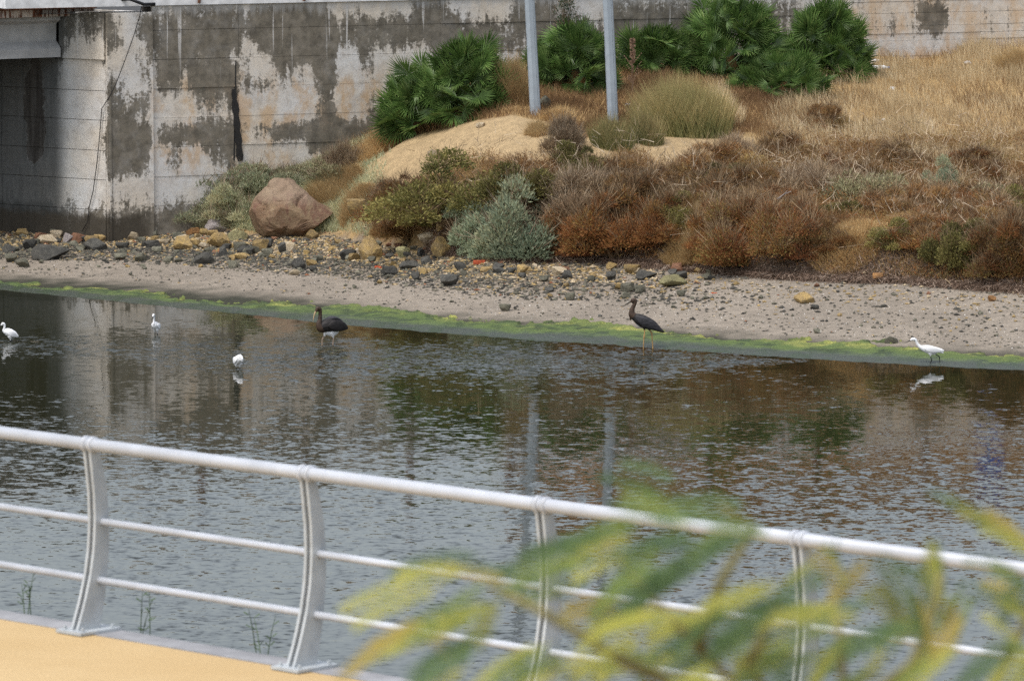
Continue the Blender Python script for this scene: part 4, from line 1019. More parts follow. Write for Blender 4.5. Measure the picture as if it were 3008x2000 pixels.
def palm(x, yb, wpx, hpx, n, label, seed, skew=0.0, dry=5):
    p = hit(x, yb) if isinstance(yb, (int, float)) else np.array(yb)
    sc = FPX / p[1]; w = wpx / sc; h = hpx / sc; r = random.Random(seed)
    n = int(n * 1.3); t = thing('fan_palm', label, 'palm', tuple(p), 0, 'dwarf fan palms along the wall')
    mb = MB(); mb.tube([Vector(p) + Vector((0, 0, -.2)), Vector(p) + Vector((.02, 0, h * .28))], [.16, .10], 9); mb.build('trunk', MT_palm_dry, t)
    for i in range(n):
        isdry = i < dry
        az = r.uniform(0, 2 * math.pi); el = math.asin(min(1, r.uniform(-.12 if not isdry else -.3, 1.0)))
        if isdry: el = r.uniform(-.5, .1)
        u = Vector((math.cos(az) * math.cos(el), math.sin(az) * math.cos(el), math.sin(el)))
        k = r.uniform(.5, 1.0) ** .7 if not isdry else r.uniform(.4, .7)
        me = (FRD if isdry else FR)[i % (2 if isdry else 6)]
        size = r.uniform(.82, 1.2) * min(1.05, .62 + .26 * h)
        # blade hub sits on an inner dome, petiole points back to the heart of the clump
        hub = Vector((u.x * (w * .5 - .24) * k + skew * u.z * h, u.y * (w * .42 - .25) * k, max(.12, u.z * (h - .36) * k + .10)))
        heart = Vector((hub.x * .45, hub.y * .45, max(.02, hub.z * .42)))
        d = (hub - heart).normalized()
        d = (Vector((u.x, u.y * .4, u.z * .9 + .12)) + Vector((r.gauss(0, .38), r.gauss(-.05, .25), r.gauss(0, .38)))).normalized()
        # the blade faces outwards and up, often square to the light
        nrm = Vector((u.x * .4, u.y * .6 - .6, .55)) + Vector((r.gauss(0, .35), r.gauss(0, .35), r.gauss(0, .3)))
        nrm = nrm - d * nrm.dot(d)
        if nrm.length < .05: nrm = d.orthogonal()
        nrm.normalize(); side = nrm.cross(d)
        M = Matrix((d, side, nrm)).transposed().to_4x4()
        o = bpy.data.objects.new('dry_frond' if isdry else 'frond', me); COL.objects.link(o); o.parent = t
        pet = .5
        M.translation = hub - d * pet * size
        o.matrix_basis = M @ Matrix.Diagonal((size, size, size, 1))
    return t
palm(1245, 380, 275, 225, 76, 'fan palm left of the sand heap, front half of the leftmost clump', 1)
palm(1375, 342, 300, 250, 92, 'fan palm behind the sand heap, back half of the leftmost clump', 2)
palm(1690, 262, 270, 200, 84, 'fan palm between the two lamp posts', 3)
palm(1920, 215, 250, 150, 64, 'low fan palm right of the right lamp post, under the tall ones', 4)
palm(2140, 215, 330, 250, 110, 'tallest fan palm in the middle of the row, cutting the white coping', 5)
palm(2420, 225, 300, 240, 104, 'dark round fan palm at the right end of the row', 6)
palm(2300, 278, 310, 130, 76, 'low fan palm in front of the two tallest ones', 7)
palm(1595, 225, 150, 110, 34, 'small fan palm half hidden behind the left lamp post', 8)

# tall dead flower stalk beside the right post, and the wispy shrub growing on the wall top
MT_stalk = simple('dead_stalk', (.23, .15, .10), .9, .1, var=.4, scale=20)
b = hit(1858, 290); t = thing('dead_flower_stalk', 'tall brown dead flower stalk right of the right lamp post', 'plant', tuple(b))
mb = MB(); Bv = Vector(b); tipv = Bv + Vector((.03, 0, 1.32)); mb.tube([Bv, Bv + Vector((-.02, 0, .7)), tipv], [.012, .010, .006], 6); mb.build('stem', MT_stalk, t)
mb = MB(); r = random.Random(9)
for i in range(60):
    q = Bv + Vector((0, 0, .75 + .57 * i / 60)); d = Vector((r.gauss(0, 1), r.gauss(0, .6), r.uniform(0, .6))).normalized(); mb.box(q + d * .035, d * .03, d.orthogonal().normalized() * .012, (0, 0, .014))
for i in range(16):
    z = r.uniform(.2, .8); d = Vector((r.uniform(-.8, .8), r.uniform(-.5, .3), r.uniform(.5, 1.1))); mb.tube([Bv + Vector((0, 0, z)), Bv + Vector((0, 0, z)) + d * .25], .003, 4)
    for k in range(4): mb.box(Bv + Vector((0, 0, z)) + d * (.1 + .05 * k), (.010, 0, .005), (0, .008, 0), (-.004, 0, .009))
mb.build('seed_head', MT_stalk, t)
mw = bush_mesh('wall_shrub', 777, w=.55, d=.4, h=1.05, nleaf=700, ll=.06, lw=.022, mats=(foliage('wall_shrub_leaf', (.05, .075, .045), (.09, .12, .07), (.14, .17, .11), .25), MT_twig), ntwig=160, lobes=9)
X, z = wall_xz(1645, 85); a = (X - W0[0]) / WU[0]; o = link_mesh('wall_shrub', mw); o.location = wp(a, .22, z); _props(o, 'wispy grey-green shrub hanging on the wall between the lamp posts', 'shrub')

# ------------------------------------------------------------------ BOULDER AND STONES
def ico(sub):
    bm = bmesh.new(); bmesh.ops.create_icosphere(bm, subdivisions=sub, radius=1.0)
    V = np.array([v.co[:] for v in bm.verts]); F = np.array([[v.index for v in f.verts] for f in bm.faces]); bm.free(); return V, F
ICO = {k: ico(k) for k in (1, 2, 3, 5)}
def rock_mesh(name, seed, sub, ncut, lo, hi, flat=1.0, rough=.06, mat=None):
    r = np.random.default_rng(seed); V, F = ICO[sub]; V = V.copy()
    V = V * np.array((1, .8, .75 * flat)) ; V = V / np.abs(V).max(0)
    N = unit(ncut, r); d = r.uniform(lo, hi, ncut)
    N = np.concatenate([N, [(0, 0, 1.0), (0, 0, -1.0)]]); d = np.concatenate([d, [r.uniform(.55, .8), .6]])
    for n_, dd in zip(N, d):
        e = V @ n_ - dd; V = V - np.where(e > 0, e, 0)[:, None] * n_
    V += rough * np.array([mnoise.noise_vector(Vector(v) * 2.3 + Vector((seed, 0, 0)))[:] for v in V]) + rough * .5 * np.array([mnoise.noise_vector(Vector(v) * 6 + Vector((0, seed, 0)))[:] for v in V])
    V -= .5 * (V.max(0) + V.min(0)); V /= (V.max(0) - V.min(0))      # unit box, centred
    V[:, 2] += .5
    return np_mesh(name, V, F, [mat] if mat else [], smooth_=False)
def rock_mat(name, c1, c2, c3, wetdark=0.0, sc=9.0):
    g = NG(name, .93, .15); P = g.pos(); n1 = g.noise(P, sc, 5, .65); n2 = g.noise(P, sc * 4.5, 4, .7)
    c = g.mix(g.step(n1, .35, .62), c1, c2); c = g.mix(g.math('MULTIPLY', g.step(n2, .52, .66), .8), c, c3)
    k = g.node('ShaderNodeVectorMath', operation='SCALE'); g.put(k.inputs[0], c); g.put(k.inputs['Scale'], g.step(g.rnd(), 0, 1, .72, 1.22))
    g.col(k.outputs[0]); g.bump(g.math('ADD', n1, g.math('MULTIPLY', n2, .7)), .8, .03); return g.m
MR = {'ochre': rock_mat('ochre_stone', (.36, .25, .10), (.27, .195, .10), (.12, .095, .06)),
      'pale': rock_mat('pale_stone', (.44, .37, .27), (.36, .29, .19), (.22, .18, .13)),
      'lichen': rock_mat('lichen_stone', (.34, .31, .16), (.25, .23, .125), (.13, .115, .075)),
      'dark': rock_mat('dark_stone', (.066, .064, .058), (.098, .094, .082), (.042, .042, .039)),
      'grey': rock_mat('grey_green_stone', (.125, .122, .092), (.17, .16, .12), (.07, .068, .055)),
      'mauve': rock_mat('mauve_grey_stone', (.22, .19, .18), (.28, .25, .235), (.14, .12, .115)),
      'brown': rock_mat('brown_red_stone', (.17, .085, .05), (.22, .12, .075), (.10, .055, .04)),
      'orange': rock_mat('orange_stone', (.40, .21, .085), (.33, .18, .08), (.20, .12, .07))}
RP = {}
def rock_proto(kind, i, sub):
    k = (kind, i, sub)
    if k not in RP:
        RP[k] = rock_mesh('stone', 500 + i * 13 + sub, sub, 9 if sub < 3 else 13, .36, .80, 1.0, .035 if sub < 3 else .05, MR[kind])
    return RP[k]
def stone(kind, x, yb, w, h, label=None, group=None, name='stone', proto=None, rot=None, deep=.8, sub=2, tilt=0.0):
    p = hit(x, yb) if yb < 1000 or x > 1000 else hit(x, yb); sc = FPX / p[1]
    i = random.randrange(7) if proto is None else proto
    o = bpy.data.objects.new(name, rock_proto(kind, i, sub)); COL.objects.link(o)
    W, Hh = w / sc, h / sc
    o.scale = (W * 1.04, W * deep, Hh * 1.12)
    o.location = (p[0], p[1] + W * deep * .35, float(H(p[0], p[1] + W * deep * .35)) - Hh * .10)
    o.rotation_euler = (random.uniform(-.08, .08), tilt, random.choice((0, math.pi)) + random.uniform(-.35, .35) if rot is None else rot)
    return _props(o, label, 'stone', group)

def boulder():
    """big brown boulder: its own silhouette (metres, seen from the river) given real depth"""
    p = hit(860, 690); sc = FPX / p[1]
    sil = [(722, 628), (724, 600), (745, 570), (775, 540), (800, 522), (835, 514), (868, 521), (890, 548), (912, 572), (945, 594), (975, 611), (988, 624), (972, 650), (948, 672), (905, 688), (850, 697), (790, 694), (742, 688), (728, 660)]
    cx, cy = 845, 640
    th = np.array([math.atan2(cy - y, x - cx) for x, y in sil]); R = np.array([math.hypot(cy - y, x - cx) for x, y in sil]) / sc
    o_ = np.argsort(th); th, R = th[o_], R[o_]; th = np.concatenate([th - 2 * np.pi, th, th + 2 * np.pi]); R = np.tile(R, 3)
    V, F = ICO[5]; V = V.copy()
    t = np.arctan2(V[:, 2], V[:, 0]); s = np.hypot(V[:, 0], V[:, 2])
    rad = np.interp(t, th, R) * s ** .42
    W = np.stack([np.cos(t) * rad, V[:, 1] * .66, np.sin(t) * rad], 1)
    r = np.random.default_rng(4)
    nz = np.array([mnoise.fractal(Vector(v) * 1.7, 1.0, 2.0, 6) for v in W]); nd = W / (np.linalg.norm(W, axis=1, keepdims=True) + 1e-6); W = W + nd * (nz * .065)[:, None]
    rc = np.random.default_rng(14); Nr = unit(13, rc); Nr[:, 1] = -np.abs(Nr[:, 1])
    for n_ in Nr:
        e = W @ n_ - np.quantile(W @ n_, .90); W = W - np.where(e > 0, e * .9, 0)[:, None] * n_
    for n_, d in (((-.55, -.75, .35), .56), ((.45, -.75, .45), .50), ((.1, -.98, -.15), .54), ((.70, -.72, .1), .86), ((-.2, -.7, .68), .60), ((-.85, -.45, -.2), .68)):
        n_ = np.array(n_) / np.linalg.norm(n_); e = W @ n_ - d; W = W - np.where(e > 0, e * .82, 0)[:, None] * n_
    nz = np.array([mnoise.fractal(Vector(v) * 5.5, 1.0, 2.0, 4) for v in W]); nd = W / (np.linalg.norm(W, axis=1, keepdims=True) + 1e-6)
    crease = np.array([abs(mnoise.noise(Vector((v[0] * 2.1 + 5, v[1] * 2, v[2] * 1.2)))) for v in W])
    W = W + nd * (nz * .022 - .045 * np.exp(-(crease / .06) ** 2))[:, None]
    g = NG('boulder_stone', .9, .2); P = g.obj(); n1 = g.noise(P, 1.9, 5, .6); n2 = g.noise(P, 22, 5, .7); n3 = g.noise(g.vmath('MULTIPLY', P, (3.0, 3.0, .9)), 1.3, 4, .6, dist=.6)
    c = g.mix(g.step(n1, .36, .62), (.175, .108, .066), (.235, .165, .100))
    c = g.mix(g.math('MULTIPLY', g.step(n3, .52, .64), .75), c, (.145, .072, .052))
    c = g.mix(g.math('MULTIPLY', g.step(n2, .50, .70), .4), c, (.31, .25, .185))
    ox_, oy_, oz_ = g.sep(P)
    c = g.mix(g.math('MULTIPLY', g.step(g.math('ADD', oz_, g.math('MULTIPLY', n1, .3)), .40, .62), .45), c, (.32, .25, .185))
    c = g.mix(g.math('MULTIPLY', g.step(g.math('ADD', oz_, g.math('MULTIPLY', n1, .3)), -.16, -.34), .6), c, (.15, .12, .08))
    g.col(c); g.bump(g.math('ADD', n1, g.math('MULTIPLY', n2, .45)), .8, .06)
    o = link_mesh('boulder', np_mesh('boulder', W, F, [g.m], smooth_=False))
    base = hit(845, 690); o.location = (base[0], base[1] - .05, HC + ray(845, 640)[2] * (base[1] - .05) / ray(845, 640)[1])
    _props(o, 'huge brown peaked boulder on the bank below the wall', 'boulder')
boulder()

def c5(cx, by, w, h): return (cx / 2.359, 480 + by / 2.359, w / 2.359, h / 2.359)
def c6(cx, by, w, h): return (950 + cx / 2.359, 500 + by / 2.359, w / 2.359, h / 2.359)
def c7(cx, by, w, h): return (1900 + cx / 2.129, 500 + by / 2.129, w / 2.129, h / 2.129)
ST = [
 ('lichen', c5(690, 530, 155, 78), 'pale yellow-green pitted block at the foot of the pilaster'),
 ('ochre', c5(795, 490, 85, 55), 'small ochre block behind the yellow-green pitted block'),
 ('dark', c5(655, 606, 170, 78), 'charcoal slab in front of the yellow-green pitted block'),
 ('dark', c5(350, 672, 275, 100), 'longest black slab lying at the left of the shore'),
 ('brown', c5(545, 557, 115, 70), 'brown-red wedge stone left of the charcoal slab'),
 ('mauve', c5(470, 556, 80, 70), 'pale-topped stone left of the brown-red wedge'),
 ('dark', c5(205, 600, 105, 70), 'black stone above the left end of the longest slab'),
 ('grey', c5(150, 722, 110, 62), 'grey stone nearest the sand at the far left'),
 ('grey', c5(75, 688, 90, 60), 'grey stone left of the longest black slab'),
 ('dark', c5(60, 622, 90, 60), 'dark stone cut off by the left picture edge'),
 ('ochre', c5(150, 505, 95, 48), 'brownish stone against the wall, leftmost of the row'),
 ('brown', c5(460, 500, 100, 45), 'brown stone against the wall below the hanging wire'),
 ('grey', c5(975, 682, 90, 60), 'grey-green stone on the sand below the weed bank'),
 ('ochre', c5(1265, 602, 135, 92), 'dark-based ochre block left of the flat-topped one'),
 ('ochre', c5(1510, 586, 190, 100), 'large flat-topped ochre block below the grey pointed stone'),
 ('lichen', c5(1645, 537, 140, 78), 'pale flat block at the left foot of the big boulder'),
 ('mauve', c5(1495, 490, 155, 98), 'grey pointed stone leaning on the weeds left of the boulder'),
 ('orange', c5(1340, 497, 105, 48), 'orange-ochre stone left of the grey pointed stone'),
 ('dark', c5(1410, 702, 138, 78), 'dark flat-topped block apart at the edge of the sand'),
 ('ochre', c5(1795, 612, 125, 80), 'ochre stone below the middle of the big boulder'),
 ('dark', c5(1955, 622, 58, 72), 'small upright black stone below the big boulder'),
 ('ochre', c5(2165, 527, 85, 62), 'ochre stone at the right foot of the big boulder'),
 ('dark', c5(2065, 737, 108, 76), 'dark block on the sand right of the upright black stone'),
 ('pale', c5(2040, 776, 82, 40), 'flat pale stone beside the dark block on the sand'),
 ('dark', c5(2170, 752, 56, 42), 'small dark stone right of the flat pale one'),
 ('dark', c5(1550, 642, 62, 70), 'dark stone below the flat-topped ochre block'),
 ('dark', c5(845, 592, 95, 42), 'flat dark stone right of the charcoal slab'),
 ('pale', c5(320, 562, 145, 60), 'pale shell-crusted stone above the longest black slab'),
 ('ochre', c5(1500, 345, 85, 62), 'ochre stone half sunk in the weeds left of the boulder'),
 ('dark', c5(1700, 640, 120, 45), 'long dark stone under the ochre stone below the boulder'),
 ('grey', c5(835, 672, 90, 45), 'flat grey stone left of the grey-green one on the sand'),
 ('grey', c5(1165, 690, 70, 40), 'little grey stone left of the dark flat-topped block'),
 ('dark', c5(1040, 590, 130, 52), 'dark low stone left of the dark-based ochre block'),
 ('pale', c5(1130, 565, 95, 35), 'pale split stone above the dark low stone'),
 ('ochre', c6(225, 342, 132, 112), 'rounded yellow stone perched right of the big boulder'),
 ('pale', c6(395, 392, 112, 52), 'pale flat stone right of the rounded yellow one'),
 ('ochre', c6(455, 492, 112, 66), 'ochre stone at the left foot of the reddish scrub'),
 ('ochre', c6(325, 622, 168, 152), 'tallest ochre block on the shore, black at its base'),
 ('dark', c6(170, 627, 118, 76), 'black wedge leaning on the tallest ochre block'),
 ('lichen', c6(550, 607, 102, 72), 'yellowish stone right of the tallest ochre block'),
 ('pale', c6(725, 557, 155, 85), 'pale slanted slab left of the silver bushes'),
 ('ochre', c6(815, 602, 132, 132), 'rounded ochre block against the silver bush'),
 ('dark', c6(455, 732, 128, 62), 'flat dark stone lying on the upper sand'),
 ('dark', c6(635, 770, 68, 62), 'dark triangular stone on the sand'),
 ('dark', c6(875, 807, 122, 78), 'big dark angular stone lying alone on the sand'),
 ('dark', c6(950, 692, 92, 52), 'dark stone below the loose red brick'),
 ('grey', c6(1258, 980, 80, 48), 'lone stone at the upper edge of the algae'),
 ('ochre', c6(2140, 722, 112, 62), 'reddish-ochre stone above the standing stork'),
 ('dark', c6(2240, 760, 160, 58), 'long dark stone right of the reddish-ochre one'),
 ('grey', c6(2105, 847, 102, 62), 'grey-green stone just above the head of the standing stork'),
 ('dark', c6(1565, 847, 68, 32), 'flat dark stone in the middle of the sand'),
 ('dark', c6(1995, 767, 72, 60), 'dark pointed stone left of the long dark one'),
 ('dark', c6(1690, 757, 72, 60), 'dark stone in the middle of the rubble line'),
 ('dark', c6(600, 692, 152, 56), 'long dark slab above the flat dark stone'),
 ('dark', c6(1215, 692, 92, 46), 'dark stone at the edge of the roots right of the brick'),
 ('ochre', c6(2000, 692, 82, 50), 'ochre stone among the rubble under the broad rusty bush'),
 ('grey', c6(1855, 775, 62, 40), 'grey stone in the right part of the rubble line'),
 ('lichen', c7(165, 732, 168, 64), 'flat tan block right of the standing stork'),
 ('ochre', c7(985, 836, 138, 62), 'lone ochre-grey block in the middle of the right beach'),
 ('dark', c7(1050, 871, 56, 32), 'small dark stone touching the lone ochre-grey block'),
 ('orange', c7(1448, 703, 68, 56), 'orange-brown stone at the foot of the bare dark earth'),
 ('brown', c7(190, 642, 84, 56), 'red-brown stone above the flat tan block'),
 ('dark', c7(160, 665, 62, 42), 'dark stone in front of the red-brown stone'),
 ('orange', c7(2160, 822, 52, 36), 'small orange stone near the right picture edge'),
 ('grey', c7(1530, 1084, 84, 42), 'greenish stone in the algae left of the walking egret'),
 ('dark', c7(403, 689, 46, 26), 'small dark stone under the roots right of the flat tan block'),
 ('grey', c7(1065, 1022, 44, 32), 'small grey stone on the lower right beach'),
 ('ochre', c7(640, 540, 90, 60), 'ochre stone lodged in the bank under the dark russet bush'),
 ('pale', (1272, 463, 32, 20), 'pale stone on the front of the sand heap'),
 ('pale', (1170, 417, 30, 18), 'pale stone at the left edge of the sand heap'),
 ('grey', (1600, 325, 40, 38), 'grey stone right of the foot of the left lamp post'),
 ('pale', (1410, 377, 28, 14), 'flat pale stone on the crest of the sand heap'),
]
def on_wall_foot(x): return x < 300
for kind, (x, yb, w, h), lab in ST:
    big = w > 45
    stone(kind, x, yb, w, h, lab, None, sub=3 if w > 30 else 2)
# stones one can count but not tell apart
GRP = {'ochre': ('small ochre stone in the rubble line along the shore', 'small ochre stones in the rubble line'), 'dark': ('small dark stone on the shore sand', 'small dark stones on the shore'),
       'grey': ('small grey-green stone on the shore sand', 'small grey-green stones on the shore'), 'pale': ('small pale stone in the rubble line', 'small pale stones in the rubble line'), 'brown': ('small red-brown stone on the shore', 'small red-brown stones on the shore')}
rs = random.Random(21); placed = 0; tries = 0
while placed < 215 and tries < 6000:
    tries += 1
    x = rs.uniform(-10, 3010)
    if placed < 150:
        if x > 2080 or rs.random() > (1 if x < 1300 else .35): continue
        s_ = rs.triangular(.52, 1.06, .82)
    else: s_ = rs.uniform(.36, .95)
    X = on_z(x, 760, .4)[0]; Y = float(Yw(X) + s_ * (Yv(X) - Yw(X)))
    px, py = project(np.array((X, Y, float(H(X, Y)))))
    kind = rs.choice(('ochre', 'ochre', 'pale', 'grey', 'grey', 'dark', 'brown') if s_ > .78 else ('dark', 'grey', 'grey', 'grey', 'ochre'))
    w = rs.triangular(11, 40, 15) if placed < 150 else rs.uniform(9, 17)
    if placed < 150 and s_ > .75: w *= 1.25
    lab, grp = GRP[kind]
    stone(kind, float(px), float(py), w, w * rs.uniform(.45, .75), lab, grp, sub=1 if w < 18 else 2); placed += 1
# gravel: thousands of chips
def gravel():
    r = np.random.default_rng(88); n = 21000
    X = r.uniform(-11.5, 12.5, n * 3); s = np.where(r.uniform(size=n * 3) < .75, r.triangular(.5, .86, 1.06, n * 3), r.uniform(.30, 1.0, n * 3))
    Y = Yw(X) + s * (Yv(X) - Yw(X)); Z = H(X, Y); px, py = project(np.stack([X, Y, Z], 1))
    dens = np.where(s > .55, np.interp(px, [900, 1400, 1800, 2150], [1.0, .7, .4, .08]), np.interp(px, [0, 1500, 3000], [.22, .22, .30]))
    ok = (r.uniform(size=len(X)) < dens) & (px > -20) & (px < 3030); X, Y, Z, s, px = [q[ok][:n] for q in (X, Y, Z, s, px)]; n = len(X)
    bV, bF = ICO[1]; 
    bV, bF = np.array([(1, 0, 0), (-1, 0, 0), (0, 1, 0), (0, -1, 0), (0, 0, 1), (0, 0, -1.0)]), np.array([(0, 2, 4), (2, 1, 4), (1, 3, 4), (3, 0, 4), (2, 0, 5), (1, 2, 5), (3, 1, 5), (0, 3, 5)])
    sz = .013 + .036 * r.beta(1.2, 3.5, n) * np.where(s > .55, 1.6, 1.0)
    a = r.uniform(0, 6.283, n); ca, sa = np.cos(a), np.sin(a)
    jit = 1 + .35 * r.normal(size=(n, 6, 1)); B = bV[None] * jit * np.stack([sz * r.uniform(.8, 1.6, n), sz, sz * r.uniform(.4, .8, n)], 1)[:, None, :]
    W = np.stack([B[..., 0] * ca[:, None] - B[..., 1] * sa[:, None], B[..., 0] * sa[:, None] + B[..., 1] * ca[:, None], B[..., 2]], -1) + np.stack([X, Y, Z + sz * .25], 1)[:, None, :]
    F = (bF[None] + np.arange(n)[:, None, None] * 6).reshape(-1, 3)
    pal = np.array([(.055, .052, .045), (.13, .12, .09), (.30, .215, .10), (.40, .32, .21), (.22, .10, .055), (.09, .085, .07)])
    wts_hi = np.array((.14, .22, .30, .22, .025, .14)); wts_lo = np.array((.34, .28, .08, .04, .012, .24))
    k = np.where(s > .75, r.choice(6, n, p=wts_hi / wts_hi.sum()), r.choice(6, n, p=wts_lo / wts_lo.sum()))
    c = pal[k] * r.uniform(.7, 1.3, (n, 1))
    g = NG('gravel_material', .95, .15); g.col(g.attr('col', 'Color'))
    o = link_mesh('gravel', np_mesh('gravel', W.reshape(-1, 3), F, [g.m], None, {'col': np.repeat(c, 8, 0)})); _props(o, 'loose gravel and rubble chips scattered over the beach', 'gravel', kind='stuff')
    # broken shells: white flecks
    m = 2600; X = r.uniform(-10.8, 12, m); s = r.uniform(.30, .98, m); X = np.where(r.uniform(size=m) < .6, r.uniform(-1, 12, m), X); Y = Yw(X) + s * (Yv(X) - Yw(X)); Z = H(X, Y) + .004
    V, F = leaf_quads(np.stack([X, Y, Z], 1), unit(m, r) * np.array((1, 1, .5)), r.uniform(.010, .030, m), r.uniform(.010, .024, m), r)
    o = link_mesh('shell_fragments', np_mesh('shell_fragments', V, F, [simple('shell', (.78, .76, .72), .6, .3, var=.1)])); _props(o, 'white flecks of broken shell scattered over the sand', 'shells', kind='stuff')
gravel()

# --- bits and pieces lying about
def lying_box(name, x, y, dims, rotz, mat, label, cat, tilt=0.0, lift=0.0):
    p = hit(x, y); a, b, c = dims; mb = MB()
    M = Matrix.Rotation(rotz, 3, 'Z') @ Matrix.Rotation(tilt, 3, 'Y')
    mb.box((0, 0, c * .5), M @ Vector((a * .5, 0, 0)), M @ Vector((0, b * .5, 0)), M @ Vector((0, 0, c * .5)))
    o = mb.build(name, mat); o.location = (p[0], p[1], p[2] - .01 + lift)
    bv = o.modifiers.new('bevel', 'BEVEL'); bv.width = .012; bv.segments = 2
    return _props(o, label, cat)
M_brick = simple('red_brick', (.42, .095, .045), .9, .1, var=.3, scale=20)
lying_box('brick', 1408, 776, (.24, .12, .085), .15, M_brick, 'loose red brick lying at the edge of the roots', 'brick')
lying_box('brick_fragment', 1112, 788, (.15, .10, .05), -.5, M_brick, 'broken red brick piece beside the flat dark stone', 'brick', .15)
lying_box('tile_fragment', 2098, 862, (.12, .08, .02), .1, M_brick, 'flat red tile chip on the right beach', 'tile piece')
M_stick = simple('bleached_wood', (.50, .38, .24), .9, .1, var=.2, scale=20)
def stick(x0, y0, x1, y1, rad, label):
    a = hit(x0, y0); b = hit(x1, y1); mb = MB(); A = Vector(a) + Vector((0, 0, .02)); B = Vector((a[0] + (x1 - x0) / FPX * a[1], a[1] + .12, a[2] + max(.03, (y0 - y1) / FPX * a[1])))
    mb.tube([A, A.lerp(B, .5) + Vector((0, 0, .008)), B], [rad, rad * .9, rad * .6], 6); o = mb.build('stick', M_stick); _props(o, label, 'stick')
stick(2334, 799, 2362, 771, .013, 'bleached stick leaning on the roots below the tall dark bush')
stick(2800, 846, 2778, 822, .013, 'bleached stick leaning on the roots below the yellow-green bush')
stick(1660, 742, 1642, 725, .011, 'short pale stick among the roots under the rusty bush')
# dead grey branch on the bank
mb = MB(); p = hit(2282, 695); b = Vector(p) + Vector((0, -.25, .75))
mb.tube([b, b + Vector((.12, 0, .09)), b + Vector((.27, .02, .15))], [.014, .011, .006], 6); mb.tube([b + Vector((.12, 0, .09)), b + Vector((.19, -.02, .17))], [.008, .004], 5)
o = mb.build('dead_branch', simple('grey_dead_wood', (.30, .27, .25), .9, .1)); _props(o, 'bare grey dead branch on the blackish bush', 'branch')
# litter
M_plastic = simple('white_plastic', (.72, .74, .76), .4, .5, var=.06)
p = hit(2580, 212); mb = MB(); b = Vector(p) + Vector((-.18, -.1, .09))
bt = thing('plastic_bottle', 'white plastic bottle lying in the grass right of the palms', 'bottle', tuple(b))
mb.tube([b, b + Vector((.05, 0, 0)), b + Vector((.30, 0, .01)), b + Vector((.36, 0, .012)), b + Vector((.40, 0, .014))], [.05, .062, .062, .03, .022], 12); mb.build('bottle_body', M_plastic, bt, True)
mb = MB(); mb.tube([b + Vector((.40, 0, .014)), b + Vector((.43, 0, .015))], .026, 10); mb.build('cap', simple('blue_cap', (.10, .16, .40), .4), bt)
def crumpled(x, y, s, label, name='litter_bag'):
    p = hit(x, y); V, F = ICO[2]; r = np.random.default_rng(int(x)); V = V * (s * np.array((1.2, .8, .7))) * (1 + .22 * r.normal(size=(len(V), 1)))
    o = link_mesh(name, np_mesh(name, V, F, [M_plastic])); o.location = (p[0], p[1] - .05, p[2] + s * .5); _props(o, label, 'litter')
crumpled(2565, 190, .10, 'white crumpled bag behind the plastic bottle')
crumpled(2842, 190, .07, 'white scrap in the grass at the foot of the right wall')
crumpled(2953, 190, .07, 'white scrap against the wall nearest the right edge')
crumpled(1105, 432, .05, 'white scrap in the brown grass left of the sand heap')
crumpled(1843, 312, .06, 'white scrap in the grass right of the right lamp post')
crumpled(2594, 357, .05, 'tiny white scrap in the middle of the straw grass')
crumpled(2620, 265, .06, 'greyish white scrap in the straw grass below the bottle')

